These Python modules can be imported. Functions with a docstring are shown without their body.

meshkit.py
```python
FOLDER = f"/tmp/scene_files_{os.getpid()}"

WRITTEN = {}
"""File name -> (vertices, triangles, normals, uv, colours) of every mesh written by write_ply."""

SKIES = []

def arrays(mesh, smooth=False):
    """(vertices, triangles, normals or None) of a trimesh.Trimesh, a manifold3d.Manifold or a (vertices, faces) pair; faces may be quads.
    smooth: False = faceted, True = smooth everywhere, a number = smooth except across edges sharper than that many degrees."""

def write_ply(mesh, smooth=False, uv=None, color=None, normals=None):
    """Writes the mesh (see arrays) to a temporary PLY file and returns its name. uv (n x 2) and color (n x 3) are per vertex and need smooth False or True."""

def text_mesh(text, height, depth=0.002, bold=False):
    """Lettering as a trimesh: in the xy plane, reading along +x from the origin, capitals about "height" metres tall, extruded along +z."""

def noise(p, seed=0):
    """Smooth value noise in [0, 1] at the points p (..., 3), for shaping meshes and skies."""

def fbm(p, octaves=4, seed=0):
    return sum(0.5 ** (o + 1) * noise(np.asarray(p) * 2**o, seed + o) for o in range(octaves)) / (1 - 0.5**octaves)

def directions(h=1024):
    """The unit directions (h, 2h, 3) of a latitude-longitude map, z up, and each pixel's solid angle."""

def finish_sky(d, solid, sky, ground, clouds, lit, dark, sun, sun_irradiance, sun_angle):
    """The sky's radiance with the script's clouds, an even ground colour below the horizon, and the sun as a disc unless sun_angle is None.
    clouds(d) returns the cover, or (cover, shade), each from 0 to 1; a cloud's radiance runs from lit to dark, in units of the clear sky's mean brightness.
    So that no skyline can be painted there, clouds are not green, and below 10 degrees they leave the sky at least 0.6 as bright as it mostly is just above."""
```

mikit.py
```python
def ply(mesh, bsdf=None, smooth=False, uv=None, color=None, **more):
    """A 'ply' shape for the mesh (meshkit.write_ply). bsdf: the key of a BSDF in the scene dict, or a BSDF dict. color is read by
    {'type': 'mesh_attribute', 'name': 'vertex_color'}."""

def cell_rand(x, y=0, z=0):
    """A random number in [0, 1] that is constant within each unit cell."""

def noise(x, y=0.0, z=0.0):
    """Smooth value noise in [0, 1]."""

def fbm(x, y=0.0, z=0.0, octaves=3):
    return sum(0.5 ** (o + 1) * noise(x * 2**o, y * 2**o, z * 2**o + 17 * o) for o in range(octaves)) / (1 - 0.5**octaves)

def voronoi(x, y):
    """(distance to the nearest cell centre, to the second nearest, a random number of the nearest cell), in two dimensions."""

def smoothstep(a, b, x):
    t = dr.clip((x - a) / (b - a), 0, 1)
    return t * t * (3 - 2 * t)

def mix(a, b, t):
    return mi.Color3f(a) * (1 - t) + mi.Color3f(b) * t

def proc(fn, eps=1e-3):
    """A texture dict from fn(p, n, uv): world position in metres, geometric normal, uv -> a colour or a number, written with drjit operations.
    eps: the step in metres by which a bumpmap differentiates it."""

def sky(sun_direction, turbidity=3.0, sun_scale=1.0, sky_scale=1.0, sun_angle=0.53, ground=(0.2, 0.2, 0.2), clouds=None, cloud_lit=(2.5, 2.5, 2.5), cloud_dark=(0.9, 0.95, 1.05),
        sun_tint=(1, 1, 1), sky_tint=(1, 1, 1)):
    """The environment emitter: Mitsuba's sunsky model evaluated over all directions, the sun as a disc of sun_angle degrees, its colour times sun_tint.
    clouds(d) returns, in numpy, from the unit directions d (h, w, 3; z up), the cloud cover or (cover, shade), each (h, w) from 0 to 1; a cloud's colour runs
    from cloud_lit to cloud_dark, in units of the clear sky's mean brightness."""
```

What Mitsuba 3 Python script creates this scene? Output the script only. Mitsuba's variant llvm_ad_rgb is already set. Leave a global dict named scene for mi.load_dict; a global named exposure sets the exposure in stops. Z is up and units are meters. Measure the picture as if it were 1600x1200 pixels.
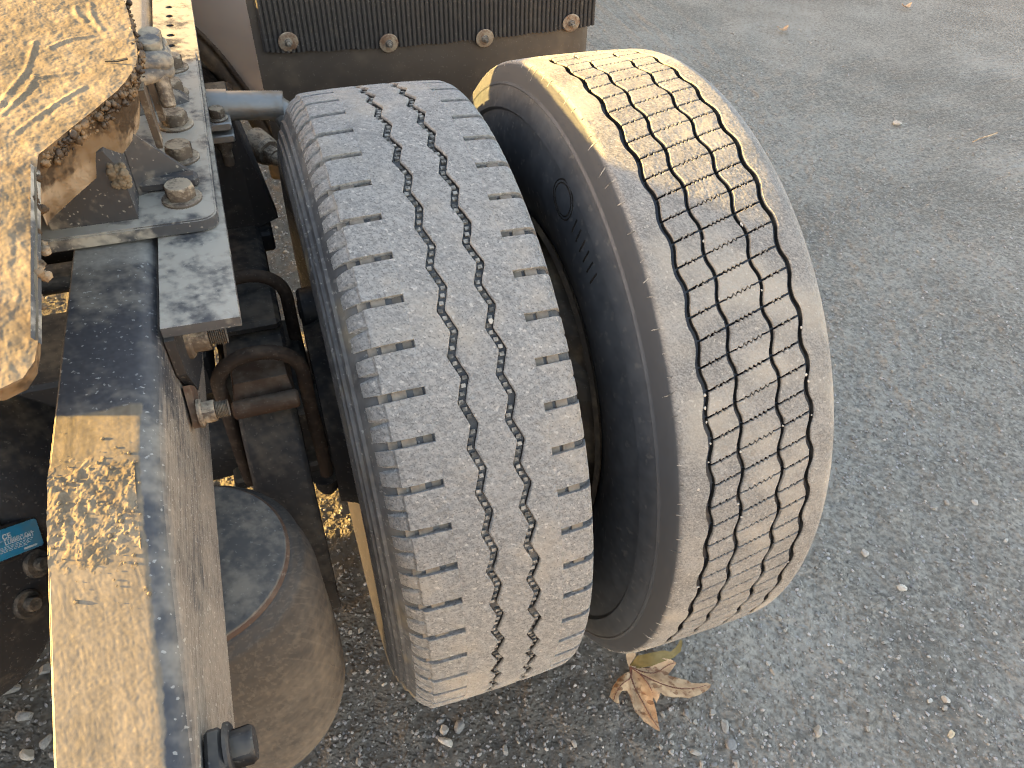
import math, random
import numpy as np, trimesh, mitsuba as mi, drjit as dr
import mikit, meshkit
from mikit import proc, noise, fbm, voronoi, smoothstep, mix
from shapely.geometry import Polygon, Point
T = mi.ScalarTransform4f
rng = np.random.default_rng(7)
random.seed(7)
scene, labels = {}, {}

# ---------------------------------------------------------------- camera, sky, exposure
# world: x to the truck's right, y to its front, z up; the axle is the line y = 0, z = 0.51
EYE = np.array([-0.2968, -0.8946, 1.4413])
FWD = np.array([0.26554326, 0.6558273, -0.70666636])
UPV = np.array([0.20722815, 0.6770219, 0.70618542])
scene['camera'] = {'type': 'perspective', 'fov': math.degrees(2 * math.atan(800 / 1130.0)), 'fov_axis': 'x', 'near_clip': 0.05, 'far_clip': 3000.0,
                   'to_world': T().look_at(origin=EYE.tolist(), target=(EYE + FWD).tolist(), up=UPV.tolist())}
SUN_AZ, SUN_EL = math.radians(16.8), math.radians(13.3)
SUN = [-math.cos(SUN_AZ) * math.cos(SUN_EL), math.sin(SUN_AZ) * math.cos(SUN_EL), math.sin(SUN_EL)]
scene['sky'] = mikit.sky(SUN, turbidity=3.5, sun_scale=0.95, sun_tint=(1.0, 0.96, 0.62), sky_tint=(1.42, 1.055, 0.865), ground=(0.22, 0.2, 0.17))
exposure = 5.33

# ---------------------------------------------------------------- materials
def bsdf(key, color, rough=0.7, bump=None, scale=0.001, spec=0.4, metallic=0.0, eps=1e-3):
    c = proc(color, 1e-3) if callable(color) else {'type': 'rgb', 'value': list(color)}
    r = proc(rough) if callable(rough) else float(rough)
    d = {'type': 'principled', 'base_color': c, 'roughness': r, 'specular': spec, 'metallic': metallic}
    if bump is not None:
        d = {'type': 'bumpmap', 'arbitrary': proc(bump, eps), 'scale': float(scale), 'bsdf': d}
    scene[key] = {'type': 'twosided', 'bsdf': d}
    return key

def turn(p): return (0.36 * p.x + 0.48 * p.y - 0.80 * p.z, -0.80 * p.x + 0.60 * p.y, 0.48 * p.x + 0.64 * p.y + 0.60 * p.z)
def N(p, s, o=0.0):
    x, y, z = turn(p); return noise(x * s + o, y * s + o * 1.7, z * s - o)
def F(p, s, o=0.0, octaves=3):
    x, y, z = turn(p); return fbm(x * s + o, y * s + o * 1.7, z * s - o, octaves)
def S(p, s, o=0.0): return smoothstep(0.72, 0.80, F(p, s, o, 2))          # scattered flecks

def c_tread(p, n, uv):
    a = F(p, 260.0); b = F(p, 45.0, 3.1); c = N(p, 520.0, 9.0)
    k = mix((0.118, 0.118, 0.118), (0.238, 0.234, 0.227), smoothstep(0.25, 0.75, 0.55 * a + 0.15 * b + 0.30 * N(p, 640.0, 8.0)))
    k = mix(k, (0.28, 0.25, 0.21), 0.5 * smoothstep(0.5, 0.75, F(p, 14.0, 6.0)))
    k = mix(k, (0.05, 0.05, 0.05), 0.5 * smoothstep(0.70, 0.86, c))
    k = mix(k, (0.40, 0.38, 0.35), 0.5 * S(p, 240.0, 4.0))
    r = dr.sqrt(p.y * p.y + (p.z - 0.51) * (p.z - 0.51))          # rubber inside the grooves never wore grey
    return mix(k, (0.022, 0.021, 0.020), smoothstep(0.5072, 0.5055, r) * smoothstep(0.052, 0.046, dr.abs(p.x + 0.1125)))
def b_tread(p, n, uv): return 0.6 * F(p, 230.0, 1.0, 3) + 0.45 * N(p, 110.0, 5.0) - 0.7 * smoothstep(0.70, 0.8, N(p, 210.0, 2.0))
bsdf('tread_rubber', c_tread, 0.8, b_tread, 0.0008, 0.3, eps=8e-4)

def c_tread2(p, n, uv):
    a = F(p, 330.0); b = F(p, 30.0, 3.1)
    k = mix((0.105, 0.102, 0.098), (0.225, 0.217, 0.205), smoothstep(0.25, 0.75, 0.40 * a + 0.25 * b + 0.35 * N(p, 620.0, 8.0)))
    k = mix(k, (0.29, 0.265, 0.225), 0.6 * smoothstep(0.45, 0.75, F(p, 11.0, 6.0)))
    k = mix(k, (0.40, 0.38, 0.34), 0.4 * S(p, 260.0, 4.0))
    r = dr.sqrt(p.y * p.y + (p.z - 0.51) * (p.z - 0.51))
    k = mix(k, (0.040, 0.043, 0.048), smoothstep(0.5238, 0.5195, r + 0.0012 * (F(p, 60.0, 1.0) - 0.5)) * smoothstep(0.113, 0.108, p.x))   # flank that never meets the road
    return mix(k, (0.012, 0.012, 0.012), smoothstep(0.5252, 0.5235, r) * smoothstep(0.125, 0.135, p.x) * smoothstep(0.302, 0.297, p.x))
def b_tread2(p, n, uv): return 0.8 * F(p, 300.0, 1.0, 3) + 0.6 * N(p, 90.0, 5.0)
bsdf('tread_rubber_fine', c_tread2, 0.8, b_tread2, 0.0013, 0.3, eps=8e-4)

def c_groove(p, n, uv):
    return mix((0.007, 0.007, 0.007), (0.022, 0.020, 0.018), smoothstep(0.4, 0.8, F(p, 120.0)))
bsdf('slot_rubber', lambda p, n, uv: mix((0.08, 0.07, 0.06), (0.22, 0.19, 0.155), F(p, 120.0)), 0.85, None, spec=0.2)
bsdf('groove_rubber', c_groove, 0.85, None, spec=0.2)
def c_ejector(p, n, uv):
    return mix((0.07, 0.068, 0.064), (0.30, 0.28, 0.25), smoothstep(0.3, 0.7, F(p, 160.0)))
bsdf('ejector_rubber', c_ejector, 0.85, None, spec=0.2)

def c_side(p, n, uv):
    k = mix((0.045, 0.046, 0.049), (0.10, 0.10, 0.10), smoothstep(0.3, 0.75, 0.6 * F(p, 9.0) + 0.4 * F(p, 70.0, 8.0)))
    k = mix(k, (0.17, 0.165, 0.155), 0.5 * smoothstep(0.6, 0.85, F(p, 130.0, 2.0)))
    low = smoothstep(0.55, 0.15, p.z)          # road dust thrown up on the lower wall of the tyre
    k = mix(k, (0.24, 0.195, 0.12), smoothstep(0.35, 0.6, F(p, 18.0, 5.0) * 0.6 + low * 0.35) * 0.75)
    return mix(k, (0.26, 0.25, 0.23), 0.5 * S(p, 200.0, 4.0))
bsdf('sidewall_dusty', c_side, 0.62, lambda p, n, uv: F(p, 150.0), 0.0006, 0.4)
def c_side2(p, n, uv):
    k = mix((0.026, 0.031, 0.039), (0.046, 0.052, 0.061), smoothstep(0.3, 0.75, 0.6 * F(p, 8.0) + 0.4 * F(p, 60.0, 4.0)))
    k = mix(k, (0.12, 0.115, 0.105), 0.35 * smoothstep(0.62, 0.85, F(p, 100.0, 2.0)))
    return mix(k, (0.13, 0.11, 0.08), smoothstep(0.5, 0.1, p.z) * 0.4)
bsdf('sidewall_dark', c_side2, 0.5, lambda p, n, uv: F(p, 120.0), 0.0004, 0.5)
def c_tan(p, n, uv):
    k = mix((0.20, 0.15, 0.085), (0.30, 0.23, 0.13), F(p, 30.0))
    return mix(k, (0.04, 0.035, 0.03), smoothstep(0.72, 0.82, F(p, 60.0, 3.0)))
bsdf('dusty_wall', c_tan, 0.85, lambda p, n, uv: F(p, 150.0), 0.0005, 0.2)

def dusty(base, dust, s, lo, hi, up=0.35, speck=0.5):
    def fn(p, n, uv):
        a = F(p, s, 2.0) * 0.65 + F(p, s * 5.0, 7.0) * 0.35 + up * (dr.maximum(n.z, 0.0) - 0.5)
        k = mix(base, dust, smoothstep(lo, hi, a))
        return mix(k, (0.34, 0.315, 0.27), speck * 0.7 * S(p, 300.0, 4.0))
    return fn
def b_caked(p, n, uv): return F(p, 60.0, 0, 3) + 0.35 * F(p, 260.0, 3.0, 2)
bsdf('frame_paint', dusty((0.028, 0.030, 0.036), (0.23, 0.21, 0.18), 14.0, 0.38, 0.9, 0.25), 0.5, lambda p, n, uv: F(p, 140.0), 0.0006, 0.5)
bsdf('plate_paint', dusty((0.038, 0.040, 0.045), (0.27, 0.25, 0.215), 26.0, 0.38, 0.66, 0.18), 0.6, lambda p, n, uv: F(p, 120.0), 0.0008, 0.4)
bsdf('dark_steel', dusty((0.016, 0.016, 0.018), (0.10, 0.085, 0.065), 20.0, 0.42, 0.85, 0.25, 0.2), 0.6, lambda p, n, uv: F(p, 120.0), 0.0008, 0.4)
bsdf('rust_steel', dusty((0.060, 0.036, 0.025), (0.13, 0.10, 0.075), 30.0, 0.4, 0.8, 0.2, 0.2), 0.75, lambda p, n, uv: F(p, 220.0), 0.0006, 0.3)
bsdf('bolt_steel', dusty((0.065, 0.050, 0.038), (0.24, 0.20, 0.15), 75.0, 0.38, 0.72, 0.25, 0.3), 0.6, lambda p, n, uv: F(p, 250.0), 0.0006, 0.4)
bsdf('thread_steel', dusty((0.09, 0.08, 0.07), (0.22, 0.19, 0.15), 60.0, 0.35, 0.65, 0.25, 0.3), 0.5, None, spec=0.5, metallic=0.2)
bsdf('bright_pipe', dusty((0.22, 0.215, 0.205), (0.19, 0.155, 0.115), 18.0, 0.42, 0.75, 0.0, 0.2), 0.42, lambda p, n, uv: F(p, 90.0), 0.0004, spec=0.5, metallic=0.45)
bsdf('saddle_paint', dusty((0.030, 0.030, 0.033), (0.17, 0.145, 0.115), 26.0, 0.46, 0.72, 0.1, 0.6), 0.6, lambda p, n, uv: F(p, 120.0), 0.0008, 0.4)
bsdf('dark_dust', dusty((0.03, 0.026, 0.022), (0.12, 0.095, 0.07), 60.0, 0.4, 0.75, 0.1, 0.2), 0.7, None, spec=0.3)
bsdf('grimy_rod', dusty((0.034, 0.024, 0.019), (0.085, 0.062, 0.045), 40.0, 0.4, 0.8, 0.1, 0.2), 0.75, lambda p, n, uv: F(p, 200.0), 0.0006, 0.3)
bsdf('belt_rubber', dusty((0.034, 0.030, 0.027), (0.075, 0.060, 0.045), 60.0, 0.52, 0.9, 0.0, 0.2), 0.7, None, spec=0.3)
bsdf('fender_plastic', dusty((0.050, 0.037, 0.027), (0.105, 0.078, 0.052), 9.0, 0.4, 0.8, 0.2, 0.15), 0.55, lambda p, n, uv: F(p, 60.0), 0.0005, 0.4)
bsdf('panel_paint', dusty((0.70, 0.60, 0.51), (0.74, 0.63, 0.52), 10.0, 0.4, 0.8, 0.0, 0.1), 0.6, None, spec=0.3)
bsdf('rim_paint', dusty((0.07, 0.06, 0.05), (0.22, 0.17, 0.11), 14.0, 0.4, 0.8, 0.0, 0.2), 0.6, None, spec=0.3)
bsdf('washer_rust', dusty((0.13, 0.075, 0.045), (0.27, 0.22, 0.16), 70.0, 0.35, 0.7, 0.0, 0.2), 0.6, None, spec=0.4)
bsdf('cab_paint', (0.55, 0.55, 0.53), 0.4)

def c_mud(p, n, uv):
    k = mix((0.108, 0.087, 0.060), (0.180, 0.146, 0.103), smoothstep(0.3, 0.7, 0.6 * F(p, 26.0) + 0.4 * fbm(p.x * 180.0 + 3 * N(p, 30.0), p.y * 40.0, 0.5)))
    k = mix(k, (0.09, 0.065, 0.042), 0.3 * smoothstep(0.6, 0.8, F(p, 90.0, 4.0)))
    return mix(k, (0.075, 0.055, 0.038), 0.5 * smoothstep(0.60, 0.70, 0.5 * F(p, 13.0, 8.0) + 0.5 * fbm((p.x + p.y) * 60.0, (p.x - p.y) * 14.0, 2.0)))
def b_mud(p, n, uv):
    streak = F(p, 38.0) + 0.5 * N(p, 160.0, 2.0) + 0.25 * N(p, 420.0, 1.0)
    return streak + 0.5 * dr.abs(fbm(p.x * 170.0 + 3 * N(p, 30.0), p.y * 50.0, 0.5) - 0.5)
bsdf('caked_mud', c_mud, 0.9, b_mud, 0.0017, 0.2)
bsdf('dry_mud', c_mud, 0.9, b_caked, 0.0008, 0.2)
def c_skirt(p, n, uv):          # dry dusty flanks with dark grease worked in under the plate's edge
    k = mix((0.22, 0.165, 0.11), (0.12, 0.08, 0.045), smoothstep(0.4, 0.65, F(p, 22.0)))
    g_ = smoothstep(0.40, 0.58, 0.6 * F(p, 20.0, 5.0) + 0.4 * F(p, 110.0, 2.0) + 2.6 * (p.z - 1.095))
    return mix(k, (0.040, 0.026, 0.015), g_)
bsdf('greasy_mud', c_skirt, 0.8, b_mud, 0.0045, 0.3)

def c_flange(p, n, uv):          # rail: thin front dust, black paint, dried mud colour cut off at the coupling plate's shadow
    k = mix((0.028, 0.030, 0.036), (0.13, 0.12, 0.105), smoothstep(0.42, 0.72, F(p, 13.0) * 0.6 + 0.4 * F(p, 90.0, 3.0)))
    edge = -0.4335 + 0.007 * (F(p, 22.0, 9.0) - 0.5) + 0.002 * (N(p, 300.0) - 0.5)
    m = smoothstep(0.0012, -0.0012, p.x - edge) * smoothstep(0.003, -0.003, p.y + 0.399 + 0.008 * (F(p, 60.0) - 0.5)) * smoothstep(0.5, 0.8, n.z)  # mud colour stops at the shadow edge, so that shade is painted in
    d = mix((0.098, 0.080, 0.056), (0.150, 0.122, 0.086), smoothstep(0.25, 0.75, 0.5 * F(p, 45.0, 2.0) + 0.5 * fbm(p.x * 260.0, p.y * 14.0, 1.0)))
    k = mix(k, d, m)
    web = smoothstep(0.75, 0.98, n.x) * smoothstep(0.3, 0.6, 0.7 * F(p, 9.0, 4.0) + 0.3 * fbm(p.x * 60.0, p.y * 40.0, p.z * 400.0) + 0.6 * (0.90 - p.z))
    k = mix(k, (0.195, 0.168, 0.140), 0.85 * web)
    old = smoothstep(-0.185, -0.165, p.y + 0.03 * F(p, 60.0, 2.0)) * smoothstep(0.5, 0.8, n.z)
    k = mix(k, (0.20, 0.19, 0.17), 0.8 * old)
    k = k * (0.78 + 0.44 * F(p, 240.0, 6.0, 2))
    return mix(k, (0.5, 0.5, 0.48), 0.28 * S(p, 330.0, 4.0) * (1 - m))
bsdf('rail_paint', c_flange, 0.52, lambda p, n, uv: F(p, 150.0) + 0.6 * N(p, 480.0, 2.0) + 0.15 * fbm(p.x * 240.0, p.y * 9.0, 3.0), 0.0004, 0.45)

def c_bag(p, n, uv):
    k = mix((0.036, 0.034, 0.033), (0.125, 0.105, 0.082), smoothstep(0.25, 0.85, 0.5 * F(p, 10.0) + 0.3 * F(p, 90.0, 3.0) + 0.9 * (0.66 - p.z)))
    k = mix(k, (0.19, 0.165, 0.13), 0.12 * smoothstep(0.50, 0.8, fbm(p.x * 420.0 - p.y * 300.0, p.z * 130.0 + p.y * 420.0, 1.0)))
    crack = dr.abs(F(p, 13.0, 2.0, 2) - 0.5)
    return mix(k, (0.03, 0.027, 0.024), 0.75 * smoothstep(0.0030, 0.0, crack) * smoothstep(0.45, 0.6, F(p, 7.0, 9.0)))
bsdf('bag_rubber', c_bag, 0.75, lambda p, n, uv: F(p, 200.0), 0.0006, 0.3)
bsdf('bag_plate', dusty((0.075, 0.072, 0.070), (0.19, 0.165, 0.135), 30.0, 0.4, 0.75, 0.05, 0.3), 0.75, lambda p, n, uv: F(p, 150.0), 0.0008, 0.25)

def c_ground(p, n, uv):
    k = mix((0.142, 0.129, 0.110), (0.272, 0.251, 0.218), smoothstep(0.3, 0.7, 0.35 * F(p, 3.0) + 0.65 * F(p, 120.0, 2.0)))
    k = mix(k, (0.52, 0.35, 0.17), smoothstep(-1.05, -1.6, p.y) * smoothstep(12.0, 6.0, dr.abs(p.x)))  # unseen ground behind the camera, tinted tan to bounce warm light
    k = mix(k, (0.078, 0.068, 0.057), smoothstep(0.62, 0.10, p.x - 0.25 * p.y + 0.30 * (F(p, 4.0, 3.0) - 0.5)) * 0.72)   # brown dirt under the truck, its shade painted in as darkening
    k = mix(k, (0.34, 0.33, 0.31), 0.5 * S(p, 130.0, 4.0))
    return mix(k, (0.085, 0.080, 0.074), 0.5 * smoothstep(0.6, 0.8, F(p, 150.0, 8.0)))
def b_ground(p, n, uv): return 0.8 * F(p, 110.0) + 0.6 * smoothstep(0.55, 0.85, N(p, 170.0, 3.0)) + 0.3 * N(p, 420.0)
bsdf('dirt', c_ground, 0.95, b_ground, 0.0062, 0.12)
scene['gravel_stone'] = {'type': 'twosided', 'bsdf': {'type': 'principled', 'base_color': {'type': 'mesh_attribute', 'name': 'vertex_color'}, 'roughness': 0.8, 'specular': 0.3}}
for i, c in enumerate([(0.255, 0.240, 0.215), (0.36, 0.34, 0.305), (0.165, 0.163, 0.160), (0.40, 0.33, 0.23)]):
    bsdf(f'stone_{i}', (lambda c: lambda p, n, uv: mix([x * 0.72 for x in c], [x * 1.2 for x in c], F(p, 150.0)))(c), 0.75, lambda p, n, uv: F(p, 260.0), 0.0006, 0.35)
def c_leaf(p, n, uv):
    k = mix((0.34, 0.21, 0.115), (0.48, 0.335, 0.20), smoothstep(0.3, 0.7, F(p, 60.0)))
    return mix(k, (0.16, 0.07, 0.028), 0.8 * smoothstep(0.55, 0.70, F(p, 95.0, 3.0)))
bsdf('leaf_brown', c_leaf, 0.6, lambda p, n, uv: F(p, 160.0), 0.0012, 0.4)
bsdf('leaf_olive', lambda p, n, uv: mix((0.15, 0.11, 0.035), (0.24, 0.17, 0.06), F(p, 80.0)), 0.65)
bsdf('leaf_vein', (0.16, 0.065, 0.04), 0.6)
bsdf('label_blue', lambda p, n, uv: mix((0.025, 0.20, 0.36), (0.09, 0.20, 0.26), smoothstep(0.4, 0.8, F(p, 40.0))), 0.5)
bsdf('label_ink', lambda p, n, uv: mix((0.62, 0.66, 0.68), (0.35, 0.40, 0.42), F(p, 90.0)), 0.6)

# ---------------------------------------------------------------- helpers
def numbered(key):
    if key not in scene and key not in labels: return key
    i = 1
    while f'{key}_{i:03d}' in scene or f'{key}_{i:03d}' in labels: i += 1
    return f'{key}_{i:03d}'
def put(key, mesh, mat, smooth=30, sheet=False, **kw):
    key = numbered(key)
    if sheet:
        if mesh.face_normals[:, 2].mean() < 0: mesh.invert()
    elif isinstance(mesh, trimesh.Trimesh):      # faces look outwards
        w = mesh.vertices - mesh.vertices.mean(0); f = mesh.faces
        if np.einsum('ij,ij->', w[f[:, 0]], np.cross(w[f[:, 1]], w[f[:, 2]])) < 0: mesh.invert()
    scene[key] = mikit.ply(mesh, mat, smooth, **kw)
    return key
def cat(ms): return trimesh.util.concatenate([m if isinstance(m, trimesh.Trimesh) else trimesh.Trimesh(*m, process=False) for m in ms])
def box(x0, x1, y0, y1, z0, z1, c=0.003):
    pts = []
    for sx, X in ((1, x0), (-1, x1)):
        for sy, Y in ((1, y0), (-1, y1)):
            for sz, Z in ((1, z0), (-1, z1)):
                pts += [(X + sx * c, Y + sy * c, Z), (X + sx * c, Y, Z + sz * c), (X, Y + sy * c, Z + sz * c)]
    return trimesh.convex.convex_hull(np.array(pts))
def hull(pts): return trimesh.convex.convex_hull(np.array(pts, float))
def frame_of(d):
    d = np.asarray(d, float) / np.linalg.norm(d)
    a = np.cross(d, [0, 0, 1] if abs(d[2]) < 0.9 else [1, 0, 0]); a /= np.linalg.norm(a)
    return a, np.cross(d, a), d
def cyl(p0, p1, r0, r1=None, n=24, c=0.0):
    p0, p1 = np.array(p0, float), np.array(p1, float); r1 = r0 if r1 is None else r1
    a, b, d = frame_of(p1 - p0); L = np.linalg.norm(p1 - p0)
    t = np.arange(n) * 2 * np.pi / n
    ring = lambda s, r: p0 + d * s + r * (np.cos(t)[:, None] * a + np.sin(t)[:, None] * b)
    return hull(np.vstack([ring(0, r0 - c), ring(c, r0), ring(L - c, r1), ring(L, r1 - c)]))
def tube(path, r, n=14, closed_ends=True):
    path = np.array(path, float); m = len(path); r = np.broadcast_to(r, m)
    tan = np.gradient(path, axis=0); tan /= np.linalg.norm(tan, axis=1, keepdims=True)
    a, b, _ = frame_of(tan[0]); V = []
    th = np.arange(n) * 2 * np.pi / n
    for i in range(m):
        a = a - tan[i] * (a @ tan[i]); a /= np.linalg.norm(a); b = np.cross(tan[i], a)
        V.append(path[i] + r[i] * (np.cos(th)[:, None] * a + np.sin(th)[:, None] * b))
    V = np.vstack(V); Fc = []
    for i in range(m - 1):
        for j in range(n):
            k = (j + 1) % n
            Fc += [(i * n + j, i * n + k, (i + 1) * n + k), (i * n + j, (i + 1) * n + k, (i + 1) * n + j)]
    V = np.vstack([V, path[:1], path[-1:]])
    for j in range(n):
        k = (j + 1) % n
        Fc += [(m * n, k, j), (m * n + 1, (m - 1) * n + j, (m - 1) * n + k)]
    return trimesh.Trimesh(V, Fc, process=False)
def spline(pts, n=40):
    from scipy.interpolate import CubicSpline
    pts = np.array(pts, float); s = np.r_[0, np.cumsum(np.linalg.norm(np.diff(pts, axis=0), axis=1))]
    return CubicSpline(s, pts)(np.linspace(0, s[-1], n))
AX = 0.51
def polar(x, phi, r):
    phi = np.radians(phi)
    return np.stack([np.broadcast_to(x, np.shape(phi)) if np.ndim(x) == 0 else x, r * np.cos(phi), AX + r * np.sin(phi)], -1)
def grid(P, close=False, flip=False):
    n, m = P.shape[:2]; i = np.arange(n * m).reshape(n, m)
    if close: i = np.vstack([i, i[:1]])
    a, b, c, d = i[:-1, :-1], i[:-1, 1:], i[1:, 1:], i[1:, :-1]
    f = np.concatenate([np.stack([a, b, c], -1).reshape(-1, 3), np.stack([a, c, d], -1).reshape(-1, 3)])
    return trimesh.Trimesh(P.reshape(-1, 3), f[:, ::-1] if flip else f, process=False)
def lathe_x(profile, n=200, center=(0.0, AX)):
    """profile of (x, r) turned about the wheel axle"""
    pr = np.array(profile, float); t = np.arange(n) * 2 * np.pi / n
    P = np.stack([np.broadcast_to(pr[None, :, 0], (n, len(pr))), center[0] + pr[None, :, 1] * np.cos(t)[:, None], center[1] + pr[None, :, 1] * np.sin(t)[:, None]], -1)
    return grid(P, close=True)
def lathe_z(profile, cx, cy, n=96):
    pr = np.array(profile, float); t = np.arange(n) * 2 * np.pi / n
    P = np.stack([cx + pr[None, :, 0] * np.cos(t)[:, None], cy + pr[None, :, 0] * np.sin(t)[:, None], np.broadcast_to(pr[None, :, 1], (n, len(pr)))], -1)
    return grid(P, close=True)
def smooth_profile(pts, n=60):
    return spline(pts, n)
def prism(poly, z0, z1, axis='z', c=0.0):
    m = trimesh.creation.extrude_polygon(Polygon(poly), z1 - z0, engine='earcut'); v = m.vertices.copy()
    if axis == 'z': m.vertices = np.stack([v[:, 0], v[:, 1], v[:, 2] + z0], 1)
    elif axis == 'y': m.vertices = np.stack([v[:, 0], v[:, 2] + z0, v[:, 1]], 1); m.invert()
    elif axis == 'x': m.vertices = np.stack([v[:, 2] + z0, v[:, 0], v[:, 1]], 1)
    return m
def hexbolt(pos, d, r=0.016, h=0.014, washer=0.021, spin=0.3, wh=0.004):
    """a flanged hexagon head with its corners chamfered and a washer"""
    pos = np.array(pos, float); a, b, d = frame_of(d)
    t = np.arange(6) * np.pi / 3 + spin; u = np.arange(24) * np.pi / 12
    ring = lambda s, rr, tt: pos + d * s + rr * (np.cos(tt)[:, None] * a + np.sin(tt)[:, None] * b)
    head = hull(np.vstack([ring(wh, r * 0.97, t), ring(wh + h * 0.78, r, t), ring(wh + h, r * 0.84, u)]))
    wash = hull(np.vstack([ring(0, washer, u), ring(wh * 0.6, washer, u), ring(wh, washer - wh * 0.4, u)]))
    return cat([head, wash])
def fill(poly, step, fine=None):
    """a flat triangulation of a polygon with points about one step apart"""
    import shapely
    from scipy.spatial import Delaunay
    poly = poly.segmentize(step); x0, y0, x1, y1 = poly.bounds
    a, b = np.meshgrid(np.arange(x0, x1, step), np.arange(y0, y1, step * 0.87), indexing='ij')
    a = a + (np.arange(b.shape[1]) % 2) * step * 0.5
    q = np.c_[a.ravel(), b.ravel()]; q = q[shapely.contains_xy(poly.buffer(-0.45 * step), q[:, 0], q[:, 1])]
    if fine:                                     # denser points right of x = fine[0]
        a, b = np.meshgrid(np.arange(fine[0], x1, fine[1]), np.arange(y0, y1, fine[1] * 0.87), indexing='ij')
        a = a + (np.arange(b.shape[1]) % 2) * fine[1] * 0.5; e = np.c_[a.ravel(), b.ravel()]
        q = np.vstack([q[q[:, 0] < fine[0]], e[shapely.contains_xy(poly.buffer(-0.6 * fine[1]), e[:, 0], e[:, 1])]])
    v = np.vstack([np.array(poly.exterior.coords)[:-1], q]); t = Delaunay(v).simplices
    c = v[t].mean(1); t = t[shapely.contains_xy(poly, c[:, 0], c[:, 1])]
    return trimesh.Trimesh(np.c_[v, np.zeros(len(v))], t, process=False)
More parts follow.
